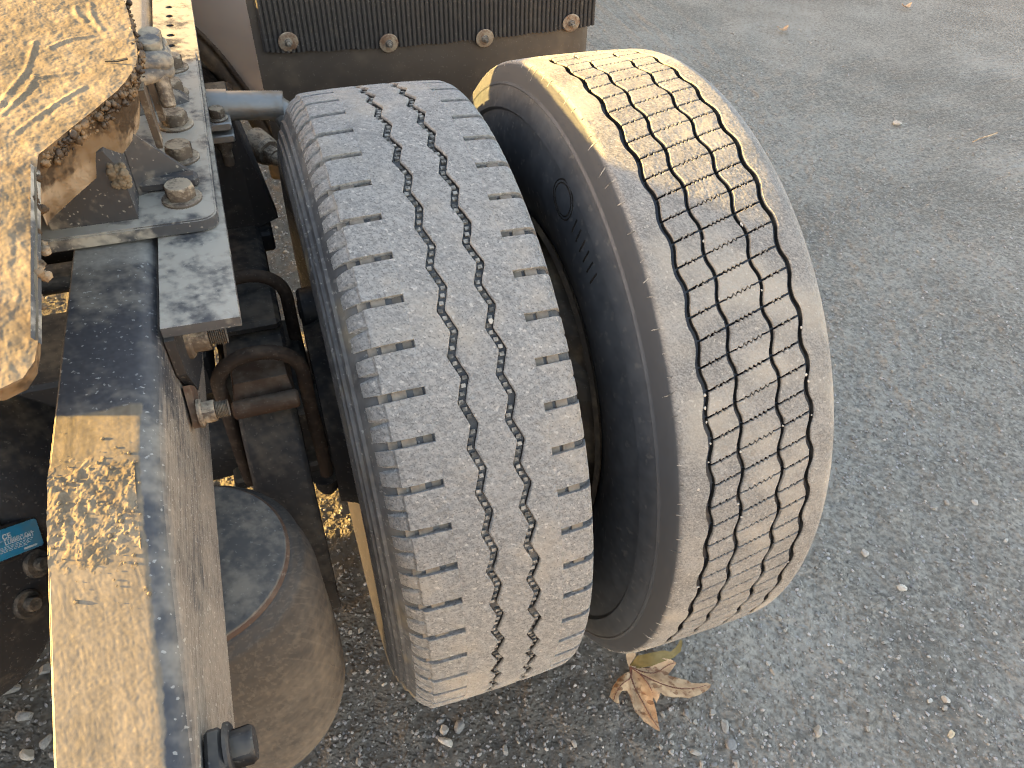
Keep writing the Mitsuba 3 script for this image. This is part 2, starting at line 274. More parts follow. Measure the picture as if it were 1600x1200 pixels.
def slab(poly, ztop, depth, inset, step, rough=0.0, mudamp=0.0, seed=0):
    """a plate: subdivided top that follows ztop(x, y) plus a displaced crust, and a rough skirt below its edge"""
    poly = Polygon(poly).segmentize(step)
    m = fill(poly, step, (-0.53, 0.0020)); v3 = np.array(m.vertices)
    def height(xy):
        q = np.c_[xy * 30, np.zeros(len(xy))]
        h = meshkit.fbm(q, 4, seed) - 0.5 + 0.7 * np.abs(meshkit.fbm(np.c_[xy[:, 0] * 22, xy[:, 1] * 9, np.full(len(xy), 4.0)], 3, seed + 9) - 0.5) + 0.35 * np.abs(meshkit.fbm(np.c_[(xy[:, 0] + 0.5 * xy[:, 1]) * 70, (xy[:, 1] - 0.5 * xy[:, 0]) * 18, np.full(len(xy), 8.0)], 3, seed + 3) - 0.5)
        return ztop(xy[:, 0], xy[:, 1]) + mudamp * h
    z = height(v3[:, :2])
    top = trimesh.Trimesh(np.c_[v3[:, :2], z], m.faces, process=False)
    if top.face_normals[:, 2].mean() < 0: top.invert()
    ring = np.array(poly.exterior.coords)[:-1]
    if not poly.exterior.is_ccw: ring = ring[::-1]
    inner = np.array([poly.buffer(-inset).exterior.interpolate(poly.buffer(-inset).exterior.project(Point(q))).coords[0] for q in ring]) if inset > 0 else ring
    zt = height(ring); rows = []
    dep = depth(ring) if callable(depth) else np.full(len(ring), depth)
    inner = ring + (inner - ring) * np.clip(dep / 0.068, 0.12, 1.0)[:, None]
    for k, s in enumerate(np.linspace(0, 1, 12)):
        xy = ring * (1 - s) + inner * s
        q = np.c_[ring * 40, s * dep * 40]
        wob = rough * np.clip(dep / 0.06, 0.3, 1) * (meshkit.fbm(q, 3, seed + 5) - 0.45) * (0 if k == 0 else 1.15 - s)
        nrm = np.roll(ring, -1, 0) - np.roll(ring, 1, 0); nrm = np.c_[nrm[:, 1], -nrm[:, 0]]; nrm /= np.linalg.norm(nrm, axis=1, keepdims=True) + 1e-9
        rows.append(np.c_[xy + nrm * wob[:, None], zt - dep * s])
    skirt = grid(np.stack(rows, 1), close=True, flip=True)
    return top, skirt

# measured places on the ground (metres)
BIG = [(0.8524, -0.3233, 0.0111, 1), (0.8758, -0.4269, 0.0135, 1), (0.4947, -0.6268, 0.0132, 0), (0.7828, -0.6616, 0.0096, 1), (0.7515, -0.6511, 0.0079, 1), (0.7462, -0.718, 0.0087, 3), (0.3319, -0.5594, 0.0121, 0), (0.3229, -0.5971, 0.0148, 2), (0.3183, -0.5319, 0.0085, 0), (0.2784, -0.5338, 0.0063, 0), (0.2654, -0.5166, 0.0098, 2), (0.2258, -0.5008, 0.007, 0), (0.2194, -0.5414, 0.0069, 0), (0.2144, -0.5532, 0.0062, 0), (0.2314, -0.5674, 0.0069, 0), (0.2044, -0.5691, 0.0069, 0), (0.1892, -0.5567, 0.0062, 0), (0.2483, -0.5839, 0.0083, 0), (0.4833, -0.4801, 0.006, 1), (0.4816, -0.4965, 0.0074, 0), (0.3861, -0.5814, 0.0065, 0), (0.3546, -0.5808, 0.0064, 0), (0.2501, -0.607, 0.0069, 0), (0.2702, -0.615, 0.0083, 2), (0.3132, -0.6284, 0.0077, 0), (-0.1893, -0.3948, 0.0108, 1), (-0.1924, -0.4192, 0.0121, 1), (-0.1911, -0.3744, 0.0095, 2), (-0.1593, -0.4001, 0.0135, 2), (-0.3546, -0.4006, 0.0087, 2), (-0.2687, -0.3383, 0.0061, 0), (-0.2782, -0.2743, 0.0048, 1), (-0.3013, -0.1472, 0.0086, 0), (-0.3197, -0.1456, 0.0057, 0), (0.5161, -0.4021, 0.0084, 2), (0.5041, -0.3857, 0.0046, 1), (0.5643, -0.4009, 0.0062, 0), (0.7669, -0.2992, 0.0075, 0), (0.6648, -0.3394, 0.0048, 0), (2.5317, 1.5287, 0.0247, 1), (-0.8849, -0.1827, 0.0151, 2), (-0.9121, -0.1956, 0.0167, 0), (-0.9265, -0.1207, 0.0155, 2), (-0.9641, -0.0105, 0.0128, 2), (-0.9034, -0.0361, 0.0142, 2), (-0.9589, -0.0583, 0.0174, 2), (-0.8744, -0.2106, 0.009, 2), (0.8324, -0.4377, 0.0075, 0), (0.8041, -0.4608, 0.0066, 0), (1.0002, -0.5805, 0.0069, 1), (1.2188, -0.2929, 0.0096, 1), (0.6688, -0.6536, 0.0077, 0), (0.5973, -0.6551, 0.0068, 0), (0.7491, -0.5201, 0.0056, 0), (0.635, -0.4898, 0.0047, 1), (0.654, -0.5035, 0.0055, 0), (0.9165, -0.7369, 0.0067, 0)]
LEAF = [(0.1981, -0.401), (0.2169, -0.4096), (0.2351, -0.4162), (0.2443, -0.4104), (0.2573, -0.4094), (0.2689, -0.4112), (0.2842, -0.4177), (0.2908, -0.4259), (0.2814, -0.4317), (0.2707, -0.4369), (0.2661, -0.4398), (0.2769, -0.4483), (0.2876, -0.4571), (0.2961, -0.4614), (0.3019, -0.4705), (0.3164, -0.4777), (0.3299, -0.4813), (0.3356, -0.4875), (0.3275, -0.4934), (0.3183, -0.4959), (0.3012, -0.4986), (0.2889, -0.4987), (0.2764, -0.4992), (0.2619, -0.4924), (0.2459, -0.4884), (0.2318, -0.4809), (0.2273, -0.4724), (0.2204, -0.4799), (0.2128, -0.4856), (0.2126, -0.4745), (0.2095, -0.4776), (0.2079, -0.4922), (0.2056, -0.5022), (0.201, -0.5167), (0.1965, -0.5337), (0.1896, -0.5274), (0.1837, -0.5162), (0.1772, -0.5061), (0.1743, -0.4944), (0.1696, -0.4861), (0.1698, -0.4739), (0.1717, -0.458), (0.1687, -0.4458), (0.1573, -0.4448), (0.1487, -0.4503), (0.1446, -0.4558), (0.1418, -0.4659), (0.1363, -0.464), (0.1329, -0.4588), (0.1297, -0.4467), (0.1368, -0.4379), (0.1476, -0.4275), (0.165, -0.4161), (0.179, -0.4121), (0.192, -0.4116)]
LOBE = [(0.2002, -0.3971), (0.22, -0.3882), (0.2472, -0.3927), (0.2759, -0.3947), (0.2913, -0.4013), (0.3098, -0.3937), (0.323, -0.3842), (0.3249, -0.3894), (0.3121, -0.4067), (0.2904, -0.4146), (0.2644, -0.4164), (0.2387, -0.4182), (0.2142, -0.412), (0.1962, -0.404)]
STEMLOBE = [(0.2042, -0.3648), (0.2227, -0.3703), (0.2185, -0.3862), (0.2007, -0.3972), (0.1956, -0.4038), (0.1959, -0.3921), (0.1995, -0.3784)]
VEIN = [[(0.1976, -0.4032), (0.211, -0.4266), (0.2307, -0.4476), (0.2574, -0.4665), (0.2871, -0.4793), (0.3269, -0.4855)], [(0.1976, -0.4032), (0.1905, -0.4313), (0.1913, -0.4598), (0.1922, -0.4931), (0.1964, -0.5291)], [(0.1976, -0.4032), (0.1864, -0.4242), (0.1662, -0.4317), (0.1453, -0.4444), (0.1334, -0.457)], [(0.1976, -0.4032), (0.2207, -0.4197), (0.2476, -0.4272), (0.274, -0.4242), (0.286, -0.4252)], [(0.2084, -0.4258), (0.2127, -0.4473), (0.2143, -0.4675)]]
SMALL = [(2.691, 2.686, 0.01), (3.737, 2.866, 0.01), (2.727, 1.271, 0.01), (2.912, 1.313, 0.01), (2.829, 1.295, 0.01)]
LODGED = [(0.1437, 145.75), (0.1432, 143.82), (0.1461, 142.17), (0.1904, 122.27), (0.1887, 130.24), (0.1867, 133.29), (0.2484, 130.19), (0.2924, 136.25), (0.2921, 143.58), (0.2902, 142.64), (0.2937, 148.45), (0.2503, 148.92), (0.188, 150.99), (0.1908, 142.71), (0.248, 120.78), (0.2372, 140.12), (0.1465, 148.76), (0.1425, 151.31), (0.1281, 154.99), (0.1854, 159.05), (0.192, 161.57), (0.1425, 173.88), (0.292, 174.96), (0.2888, 153.59), (0.2491, 121.0)]
DIRT = [(-0.0882, 126.91), (-0.1256, 159.07)]

# ---------------------------------------------------------------- ground
def axis_steps(a, b, fine, far, n):
    g = np.geomspace(fine, far, n)
    return np.r_[(a - np.cumsum(g))[::-1], np.arange(a, b, fine), b + np.cumsum(g)]
gx, gy = axis_steps(-1.25, 2.1, 0.010, 90.0, 60), axis_steps(-0.95, 2.0, 0.010, 90.0, 60)
GX, GY = np.meshgrid(gx, gy, indexing='ij')
def ground_z(x, y):
    q = np.stack([x, y, np.zeros_like(x)], -1)
    fade = np.clip(1.5 - np.hypot(x, y) / 30.0, 0, 1)
    return fade * (0.018 * (meshkit.fbm(q * 2.1, 3, 1) - 0.5) + 0.012 * (meshkit.fbm(q * 16, 3, 2) - 0.5) + 0.010 * (meshkit.fbm(q * 60, 2, 3) - 0.5)) - 0.004
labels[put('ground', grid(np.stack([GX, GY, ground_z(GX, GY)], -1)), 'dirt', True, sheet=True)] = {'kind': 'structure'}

# ---------------------------------------------------------------- the truck
labels['truck'] = {'label': 'muddy black semi truck chassis with two bare rear tyres on grey gravel', 'category': 'truck'}
CX = -0.875                                     # the truck's centre line
# frame rails: C section, the end behind the axle cut down in a slope
def rail_mesh(sx):
    """top flange, rounded bend, web and bottom flange of one rail, lofted along y; the tail drops and tapers"""
    ys = np.r_[np.linspace(4.5, 0.3, 12), np.linspace(0.2, -0.44, 14), np.linspace(-0.46, -1.30, 20)]
    xo, xi, t, rb = -0.418, -0.500, 0.009, 0.020
    secs = []
    for y in ys:
        k = max(0.0, -0.455 - y)
        drop = 0.295 * (np.sqrt(k * k + 0.03 ** 2) - 0.03) if k > 0 else 0.0
        zt = 0.984 - drop; zb = 0.764 - 0.10 * k * 0.3
        arc = [(xo - rb + rb * math.sin(a), zt - rb + rb * math.cos(a)) for a in np.linspace(0, math.pi / 2, 9)]
        arc2 = [(xo - rb + rb * math.cos(a), zb + rb - rb * math.sin(a)) for a in np.linspace(0, math.pi / 2, 5)]
        out = [(xi, zt - t)] + [(xi, zt - 0.002), (xi + 0.002, zt)] + list(zip(np.linspace(xi + 0.004, xo - rb, 8)[:-1], [zt] * 7)) + arc + arc2 + [(xi, zb), (xi, zb + t)]
        inn = [(xi + 0.0, zb + t), (xo - rb, zb + t), (xo - t, zb + rb), (xo - t, zt - rb), (xo - rb, zt - t)]
        secs.append([(x, y, z) for x, z in out + inn[1:]])
    P = np.array(secs); P = np.concatenate([P, P[:, :1]], 1)
    if sx < 0: P[..., 0] = 2 * CX - P[..., 0]
    return grid(P, flip=(sx < 0))
put('truck__frame_rail', rail_mesh(1), 'rail_paint', 40)
labels['truck__frame_rail'] = {'label': 'frame rail end caked in sunlit dried mud on its top flange'}
put('truck__frame_rail', rail_mesh(-1), 'rail_paint', 40)
# dried clods of mud that lie on the top flange
def clod(c, r, seed, flat=0.5, sub=2):
    m = trimesh.creation.icosphere(subdivisions=sub); v = m.vertices
    d = 0.45 + 1.1 * meshkit.fbm(v * 2.2 + seed * 7.3, 3, seed)
    m.vertices = v * d[:, None] * np.array([r, r, r * flat]) + np.array(c); return m
def flange_z(y):
    k = np.maximum(0.0, -0.455 - y); return 0.984 - 0.295 * (np.sqrt(k * k + 0.0009) - 0.03) * (k > 0)
sx_, sy_ = np.linspace(-0.4992, -0.4378, 96), np.linspace(-0.60, -0.40, 260)
SX, SY = np.meshgrid(sx_, sy_, indexing='ij')
q = np.stack([SX, SY, 0 * SX], -1)
env = np.clip(1 - np.abs((SY + 0.500 + 0.25 * (SX + 0.46)) / 0.058), 0, 1) * np.clip((-0.4305 - SX) / 0.008, 0, 1)
rough_ = np.clip(meshkit.fbm(q * 230, 3, 21) - 0.36, 0, 1) * 1.7 + np.clip(meshkit.fbm(q * 42, 2, 22) - 0.40, 0, 1) * 1.3
SZ = flange_z(SY) + 0.0022 * np.minimum(env * 2.2, 1) * rough_ - 0.0007
put('truck__frame_rail__mud_crust', grid(np.stack([SX, SY, SZ], -1)), 'dry_mud', True, sheet=True)
ms = []
for i in range(140):
    y = -0.502 + rng.normal(0, 0.034); x = -0.4965 + 0.062 * rng.random(); y -= 0.25 * (x + 0.46)
    z = float(flange_z(y))
    ms.append(clod((x, y, z + 0.001), 0.0004 + 0.0013 * rng.random() ** 2.5, i, 0.7, 1))
bsdf('mud_crumb', lambda p, n, uv: mix((0.105, 0.085, 0.059), (0.165, 0.134, 0.095), F(p, 80.0)), 0.9, None, spec=0.2)
labels[put('truck__frame_rail__mud_crumbs', cat(ms), 'mud_crumb', 40)] = {'kind': 'stuff'}

# perforated angle iron bolted along the rail: horizontal leg with a row of holes, and a hanging leg
leg = Polygon([(-0.4165, -0.307), (-0.345, -0.309), (-0.350, 0.30), (-0.356, 1.2), (-0.356, 3.2), (-0.4165, 3.2)])
for i in range(44): leg = leg.difference(Point(-0.3895, 0.312 + 0.0455 * i).buffer(0.0062, 6))
m = trimesh.creation.extrude_polygon(leg, 0.011, engine='earcut'); m.vertices[:, 2] += 0.9745
put('truck__angle_iron', cat([m]), 'plate_paint', False)
hang = prism([(-0.312, 0.9735), (1.2, 0.9735), (1.2, 0.86), (-0.10, 0.86), (-0.20, 0.845), (-0.285, 0.880), (-0.313, 0.93)], -0.4165, -0.4075, 'x')
put('truck__angle_iron__hanging_leg', hang, 'dark_steel', False)
put('truck__angle_iron__rusty_tip', prism([(-0.283, 0.884), (-0.313, 0.915), (-0.335, 0.875), (-0.318, 0.865)], -0.4155, -0.4085, 'x'), 'rust_steel', False)
for y, z, r in ((-0.250, 0.922, 0.018), (-0.326, 0.886, 0.0130)):
    b = put('truck__web_bolt', cat([hexbolt((-0.4075, y, z), (1, 0, 0), r, 0.9 * r, r * 1.15, wh=0.35 * r)]), 'bolt_steel', 30)
    th = np.linspace(0, 2 * np.pi * 9, 220); rad = r * 0.55 + 0.0016 * np.abs(np.mod(th / (2 * np.pi), 1) * 2 - 1)
    ring = [(-0.4075 + 1.22 * r + 1.0 * r * i / 36, rr) for i, rr in enumerate(r * 0.52 + 0.0022 * np.abs((np.arange(37) % 4) / 2 - 1))]
    ring = [(ring[0][0], 0.0)] + ring + [(ring[-1][0], 0.0)]
    put(b + '__thread', lathe_x(ring, 24, (y, z)), 'thread_steel', 20)

# fifth-wheel mounting plate with bolts
pl = Polygon([(-0.60, -0.152), (-0.352, -0.152), (-0.352, 0.34), (-0.60, 0.34)]).buffer(-0.018).buffer(0.018, 8)
m = trimesh.creation.extrude_polygon(pl, 0.0125, engine='earcut'); m.vertices[:, 2] += 0.9872
cap = trimesh.creation.extrude_polygon(pl.buffer(-0.0018), 0.0016, engine='earcut'); cap.vertices[:, 2] += 0.9996
put('truck__mounting_plate', cat([m, cap]), 'plate_paint', False)
for i, (x, y) in enumerate([(-0.386, -0.104), (-0.384, -0.008), (-0.387, 0.082), (-0.389, 0.180), (-0.386, 0.268)]):
    put('truck__mounting_plate__bolt', hexbolt((x, y, 1.001), (0, 0, 1), 0.0165, 0.015, 0.0215, 0.3 + i * 0.7), 'bolt_steel', 30)
# saddle casting, gusset and foot under the fifth wheel
put('truck__saddle', hull([(x, y, z) for y in (-0.133, -0.06) for x, z in ((-0.515, 1.0), (-0.431, 1.0), (-0.431, 1.058), (-0.441, 1.080), (-0.515, 1.080))]), 'saddle_paint', 25)
put('truck__saddle__gusset', hull([(-0.4305, -0.085, 1.0), (-0.368, -0.058, 1.0), (-0.4305, -0.04, 1.0), (-0.368, -0.05, 1.0), (-0.418, -0.070, 1.066), (-0.4305, -0.075, 1.07), (-0.4305, -0.05, 1.07)]), 'saddle_paint', 25)
put('truck__saddle__foot', box(-0.4305, -0.366, -0.083, -0.064, 1.0005, 1.015, 0.004), 'saddle_paint', 25)
put('truck__saddle__gusset', hull([(-0.43, y, 1.001) for y in (0.12, 0.2)] + [(-0.368, y, 1.001) for y in (0.15, 0.17)] + [(-0.43, y, 1.05) for y in (0.14, 0.18)]), 'saddle_paint', 25)
labels['truck__saddle'] = {'label': 'black saddle bracket under the coupling plate, flecked with dried mud'}
ms = [clod((-0.434 + 0.006 * math.sin(i * 2.1), -0.1335 + 0.002 * math.cos(i * 1.3), 1.040 + 0.0022 * i), 0.0034 + 0.0022 * math.sin(0.3 * i), i, 1.0, 2) for i in range(12)]
put('truck__saddle__mud_lump', cat(ms), 'dry_mud', 50)
put('truck__cross_plate', box(-1.16, -0.602, -0.14, 0.25, 0.975, 0.995), 'dark_steel', False)

# fifth wheel: horseshoe plate with two ramps
pz = lambda x, y: 1.13 + 0.10 * (y + 0.05)
rz = lambda x, y: 1.1135 + 0.24 * (y + 0.205)
edge = spline([(-0.56, 0.40), (-0.49, 0.30), (-0.43, 0.19), (-0.405, 0.10), (-0.397, 0.02), (-0.3945, -0.045), (-0.408, -0.090), (-0.433, -0.132), (-0.452, -0.160), (-0.4785, -0.200)], 40).tolist()
ramp = [(-0.4800, -0.22), (-0.4795, -0.40), (-0.4820, -0.418), (-0.490, -0.431), (-0.506, -0.437), (-0.665, -0.437), (-0.695, -0.425), (-0.705, -0.38), (-0.71, -0.20), (-0.79, 0.0), (-0.845, 0.06)]
rhalf = [(-0.875, 0.53), (-0.74, 0.51), (-0.64, 0.465)] + edge + ramp
plan = rhalf + [(2 * CX - x, y) for x, y in rhalf[::-1]]
RIDGES = [[(-0.516, -0.109), (-0.508, -0.081), (-0.5, -0.055), (-0.495, -0.026), (-0.493, 0.013)], [(-0.513, -0.127), (-0.502, -0.106), (-0.493, -0.082), (-0.49, -0.057)], [(-0.478, -0.004), (-0.468, 0.009), (-0.454, 0.015), (-0.44, 0.017)], [(-0.488, -0.063), (-0.471, -0.06), (-0.454, -0.059)], [(-0.455, 0.093), (-0.452, 0.068), (-0.445, 0.054)], [(-0.440, 0.10), (-0.437, 0.06), (-0.428, 0.03)], [(-0.500, -0.16), (-0.47, -0.12), (-0.445, -0.09)]]
def ridges(x, y):                                # ropes of mud pushed up where the crust was smeared
    import shapely
    pts = shapely.points(x, y); h = 0 * x
    for i, c in enumerate(RIDGES):
        d = shapely.distance(pts, shapely.LineString(spline(c, 30)))
        w = 0.6 + 0.8 * meshkit.noise(np.stack([x * 160, y * 160, 0 * x + i], -1))
        h = h + w * (0.0010 * np.exp(-(d / 0.0021) ** 2) - 0.0004 * np.exp(-((d - 0.0055) / 0.0022) ** 2))
    return h
ztop_ = lambda x, y: np.minimum(pz(x, y), rz(x, y) + 0.0008) + ridges(x, y) + 0.0010 * (meshkit.fbm(np.stack([x * 210, y * 120, 0 * x], -1), 3, 31) - 0.5)
def depth_(q):
    d = np.interp(q[:, 1], [-0.36, -0.30, -0.225, -0.205], [0.014, 0.022, 0.034, 0.068])
    return np.where((q[:, 0] > -0.70) & (q[:, 1] < 0.22), d, np.minimum(d, 0.020))
top, skirt = slab(plan, ztop_, depth_, 0.018, 0.0060, 0.010, 0.0026, 3)
put('truck__fifth_wheel', top, 'caked_mud', True, sheet=True)
labels['truck__fifth_wheel'] = {'label': 'coupling plate with a sunlit crust of dried tan mud'}
put('truck__fifth_wheel__edge_skirt', skirt, 'greasy_mud', True)
put('truck__fifth_wheel__added_shade_rib', cat([box(-0.70, -0.66, -0.335, -0.19, 1.0, 1.066)]), 'greasy_mud', False)  # unseen box added to cast the shadow edge on the rail
put('truck__fifth_wheel__added_shade_rib', box(-0.70, -0.66, -0.188, 0.10, 0.998, 1.112), 'greasy_mud', False)  # second added box, keeps stray sun off the tyre treads
# bevelled clean strip and clods along the ramp's edge
bev = np.array([[(-0.4835 + 0.0045 * k, y, rz(0, y) + 0.0042 - 0.0085 * k) for k in (0, 1)] for y in np.linspace(-0.215, -0.40, 30)])
put('truck__fifth_wheel__bevel', grid(bev, flip=True), 'plate_paint', True, sheet=True)
ms = [clod((-0.480 + 0.003 * rng.normal(), y, rz(0, y) - 0.006 + 0.004 * rng.normal()), 0.0025 + 0.0035 * rng.random(), i, 0.8) for i, y in enumerate(np.r_[rng.uniform(-0.36, -0.22, 10), -0.318, -0.322, -0.327, -0.333])]
labels[put('truck__fifth_wheel__edge_clods', cat(ms), 'greasy_mud', 50)] = {'kind': 'stuff'}
ms = []
el = np.array(edge[8:])
for i in range(760):                             # a ragged bead of grease squeezed out under the plate's edge
    t = rng.random() * (len(el) - 1.001); k = int(t); q = el[k] + (el[k + 1] - el[k]) * (t - k)
    r = 0.0008 + 0.0032 * rng.random() ** 2
    ms.append(clod((q[0] - 0.001 + 0.002 * rng.normal(), q[1] + 0.002 * rng.normal(), pz(0, q[1]) - 0.003 - 0.016 * rng.random() ** 1.5), r, 50 + i, 0.6 + 0.8 * rng.random(), 1))
bsdf('grease', lambda p, n, uv: mix((0.035, 0.023, 0.014), (0.16, 0.105, 0.055), smoothstep(0.4, 0.75, F(p, 45.0))), 0.6, b_caked, 0.003, 0.4)
labels[put('truck__fifth_wheel__grease_bead', cat(ms), 'grease', 50)] = {'kind': 'stuff'}
# pivot ear with two bosses and a pin
def blob(pts, r, rr=3):
    sp = trimesh.creation.icosphere(rr).vertices; return hull(np.vstack([sp * r + np.array(q) for q in pts]))
lug = cat([blob([(-0.412, 0.058, 1.106), (-0.376, 0.052, 1.104), (-0.374, 0.004, 1.100), (-0.410, -0.018, 1.102)], 0.0095)])
put('truck__fifth_wheel__pivot_boss', blob([(-0.396, 0.000, 1.112), (-0.374, 0.005, 1.110)], [0.011, 0.013, 0.010]), 'ear_paint', 50)
for y in (0.050, 0.026): put('truck__fifth_wheel__pivot_nut', hexbolt((-0.384, y, 1.1125), (0, -0.15, 1), 0.0135, 0.011, 0.0160, 0.5 + y * 9, wh=0.004), 'ear_paint', 30)
bsdf('ear_paint', dusty((0.07, 0.072, 0.076), (0.26, 0.22, 0.165), 40.0, 0.30, 0.65, -0.1, 0.3), 0.7, b_caked, 0.003, 0.3)
put('truck__fifth_wheel__pivot_ear', lug, 'ear_paint', 50)
put('truck__fifth_wheel__pin', cyl((-0.380, 0.0, 1.100), (-0.380, -0.012, 1.065), 0.0085, 0.008, 20, 0.002), 'bolt_steel', 30)
for x, y, zb in ((-0.396, -0.012, 1.045), (-0.404, -0.045, 1.028)):
    put('truck__fifth_wheel__rib', hull([(x + dx, y + dy, z) for dx in (0, 0.007) for dy, z in ((0, 1.10), (0.045, 1.10), (0.012, zb), (0.030, zb))]), 'bolt_steel', False)
put('truck__fifth_wheel__straw', tube([(-0.424, -0.045, 1.133), (-0.412, -0.05, 1.134), (-0.402, -0.052, 1.136)], 0.0012, 6), 'dark_steel', True)

# axle: housing bowl in the middle, tubes, hubs and brake drums
prof = spline([(CX - 0.34, 0.075), (CX - 0.28, 0.10), (CX - 0.2, 0.18), (CX - 0.08, 0.235), (CX, 0.245), (CX + 0.08, 0.235), (CX + 0.2, 0.18), (CX + 0.28, 0.10), (CX + 0.34, 0.075)], 40)
axle = cat([lathe_x(prof, 64), lathe_x([(-1.75, 0.06), (-1.15, 0.075), (-0.6, 0.075), (0.0, 0.06)], 32)])
put('truck__axle_housing', axle, 'dark_steel', 40)
put('truck__axle_housing__cover', cat([cyl((CX, -0.20, 0.53), (CX, -0.30, 0.57), 0.19, 0.14, 48, 0.02)]), 'dark_steel', 30)

# suspension: trailing beam, axle seat, clamp block, two U-bolts
bm = []
for y, zc in ((0.95, 0.66), (0.40, 0.665), (0.12, 0.665), (-0.09, 0.655), (-0.15, 0.62), (-0.20, 0.56), (-0.25, 0.475), (-0.285, 0.40)):
    bm.append((y, zc))
BS = []
for y, zc in bm:
    h = 0.042
    BS.append([(-0.400, y, zc - h), (-0.400, y, zc + h - 0.008), (-0.392, y, zc + h), (-0.328, y, zc + h), (-0.320, y, zc + h - 0.008), (-0.320, y, zc - h), (-0.400, y, zc - h)])
put('truck__trailing_beam', grid(np.array(BS), flip=True), 'dark_steel', 30)
put('truck__axle_seat', cat([box(-0.425, -0.292, -0.10, 0.13, 0.555, 0.625, 0.006), box(-0.402, -0.315, -0.065, 0.115, 0.70, 0.722, 0.005)]), 'dark_steel', False)
put('truck__clamp_block', cat([hull([(x, y, z) for x in (-0.392, -0.322) for y in (-0.128, -0.08) for z in (0.70, 0.733)] + [(x, y, 0.70) for x in (-0.398, -0.316) for y in (-0.14, -0.07)]), cyl((-0.400, -0.152, 0.708), (-0.312, -0.152, 0.708), 0.013, None, 20, 0.003)]), 'rust_steel', 30)
put('truck__clamp_block', box(-0.398, -0.316, -0.02, 0.070, 0.7225, 0.742, 0.006), 'dark_steel', 30)
for y in (-0.105, 0.075):
    pth = [(-0.414, y, 0.50), (-0.414, y, 0.62), (-0.414, y, 0.69)] + [(-0.357 - 0.057 * math.cos(a), y, 0.705 + 0.056 * math.sin(a) ** 0.8) for a in np.linspace(0.12, math.pi - 0.12, 14)] + [(-0.300, y, 0.69), (-0.300, y, 0.62), (-0.300, y, 0.43)]
    u = put('truck__u_bolt', tube(spline(pth, 60), 0.0102, 16), 'grimy_rod', True)
    put(u + '__nut', cat([hexbolt((-0.300, y, 0.475), (0, 0, -1), 0.020, 0.03, 0.024)]), 'dark_steel', 30)
put('truck__bottom_plate', cat([box(-0.44, -0.275, -0.10, 0.18, 0.475, 0.50, 0.005), cyl((-0.300, -0.048, 0.475), (-0.300, -0.048, 0.515), 0.030, 0.022, 24, 0.004)]), 'dark_steel', 30)
put('truck__shock_eye', cat([cyl((-0.285, 0.10, 0.66), (-0.225, 0.10, 0.66), 0.035, None, 28, 0.005), cyl((-0.287, 0.10, 0.66), (-0.222, 0.10, 0.66), 0.016, None, 20, 0.002)]), 'dark_steel', 30)
# front hanger of the beam beside the rail, with its pivot bolt
put('truck__beam_hanger', cat([hull([(x, y, z) for x in (-0.405, -0.325) for y in (0.30, 0.46) for z in (0.70, 0.90)] + [(-0.285, y, 0.71) for y in (0.31, 0.34)]), box(-0.40, -0.30, 0.28, 0.60, 0.66, 0.70, 0.005)]), 'dark_steel', False)
put('truck__beam_hanger__pivot_bolt', cat([cyl((-0.30, 0.55, 0.74), (-0.275, 0.51, 0.735), 0.032, 0.028, 24, 0.004), hexbolt((-0.275, 0.51, 0.735), (0.5, -0.85, -0.1), 0.019, 0.02, 0.026), cyl((-0.268, 0.497, 0.732), (-0.255, 0.475, 0.73), 0.014, 0.012, 18, 0.003)]), 'bolt_steel', 30)
# air spring under the rail
ax_, ay_ = -0.457, -0.402
bag = smooth_profile([(0.095, 0.742), (0.106, 0.7395), (0.1105, 0.7340), (0.1125, 0.7295), (0.1165, 0.7275), (0.1190, 0.7205), (0.125, 0.69), (0.1275, 0.64), (0.129, 0.57), (0.130, 0.50), (0.129, 0.45), (0.121, 0.405), (0.098, 0.38), (0.06, 0.375)], 80)
put('truck__air_spring', lathe_z(bag[::-1], ax_, ay_, 120), 'bag_rubber', True)
labels['truck__air_spring'] = {'label': 'dusty cracked rubber air bag under the frame rail'}
put('truck__air_spring__top_plate', lathe_z([(0.0, 0.728), (0.1005, 0.728), (0.1025, 0.735), (0.1025, 0.742), (0.1005, 0.7465), (0.096, 0.7475), (0.0, 0.7475)], ax_, ay_, 96), 'bag_plate', 30)
put('truck__air_spring__rim', lathe_z([(0.101, 0.733), (0.1046, 0.735), (0.1046, 0.741), (0.1015, 0.7445)], ax_, ay_, 96), 'rust_steel', 30)
put('truck__air_spring__piston', lathe_z([(0.0, 0.36), (0.085, 0.36), (0.09, 0.42), (0.0, 0.42)], ax_, ay_, 48), 'dark_steel', 30)
# small bracket with a bolt near the rail's tail
br = put('truck__tail_bracket', cat([box(-0.4165, -0.404, -0.745, -0.655, 0.815, 0.905, 0.003), hull([(-0.403, -0.69, z) for z in (0.84, 0.905)] + [(-0.372, -0.71, z) for z in (0.845, 0.885)] + [(x, -0.78, z) for x in (-0.403, -0.358) for z in (0.83, 0.875)])]), 'dark_steel', False)
put(br + '__bolt', hexbolt((-0.404, -0.668, 0.888), (1, 0, 0), 0.0135, 0.015, 0.0195), 'dark_steel', 30)
# crossmembers between the rails
put('truck__crossmember', box(-1.33, -0.43, 0.325, 0.42, 0.62, 0.70, 0.006), 'dark_steel', False)
put('truck__torque_rod', tube([(-1.3, 0.238, 0.70), (-0.43, 0.238, 0.70)], 0.024, 20), 'dark_steel', True)
put('truck__rod_tower', box(-1.33, -0.43, -0.02, 0.15, 0.62, 0.70, 0.006), 'dark_steel', False)
put('truck__crossmember', box(-1.33, -0.43, 0.62, 0.72, 0.76, 0.96, 0.006), 'dark_steel', False)
put('truck__crossmember', box(-1.33, -0.43, 1.55, 1.65, 0.76, 0.96, 0.006), 'dark_steel', False)
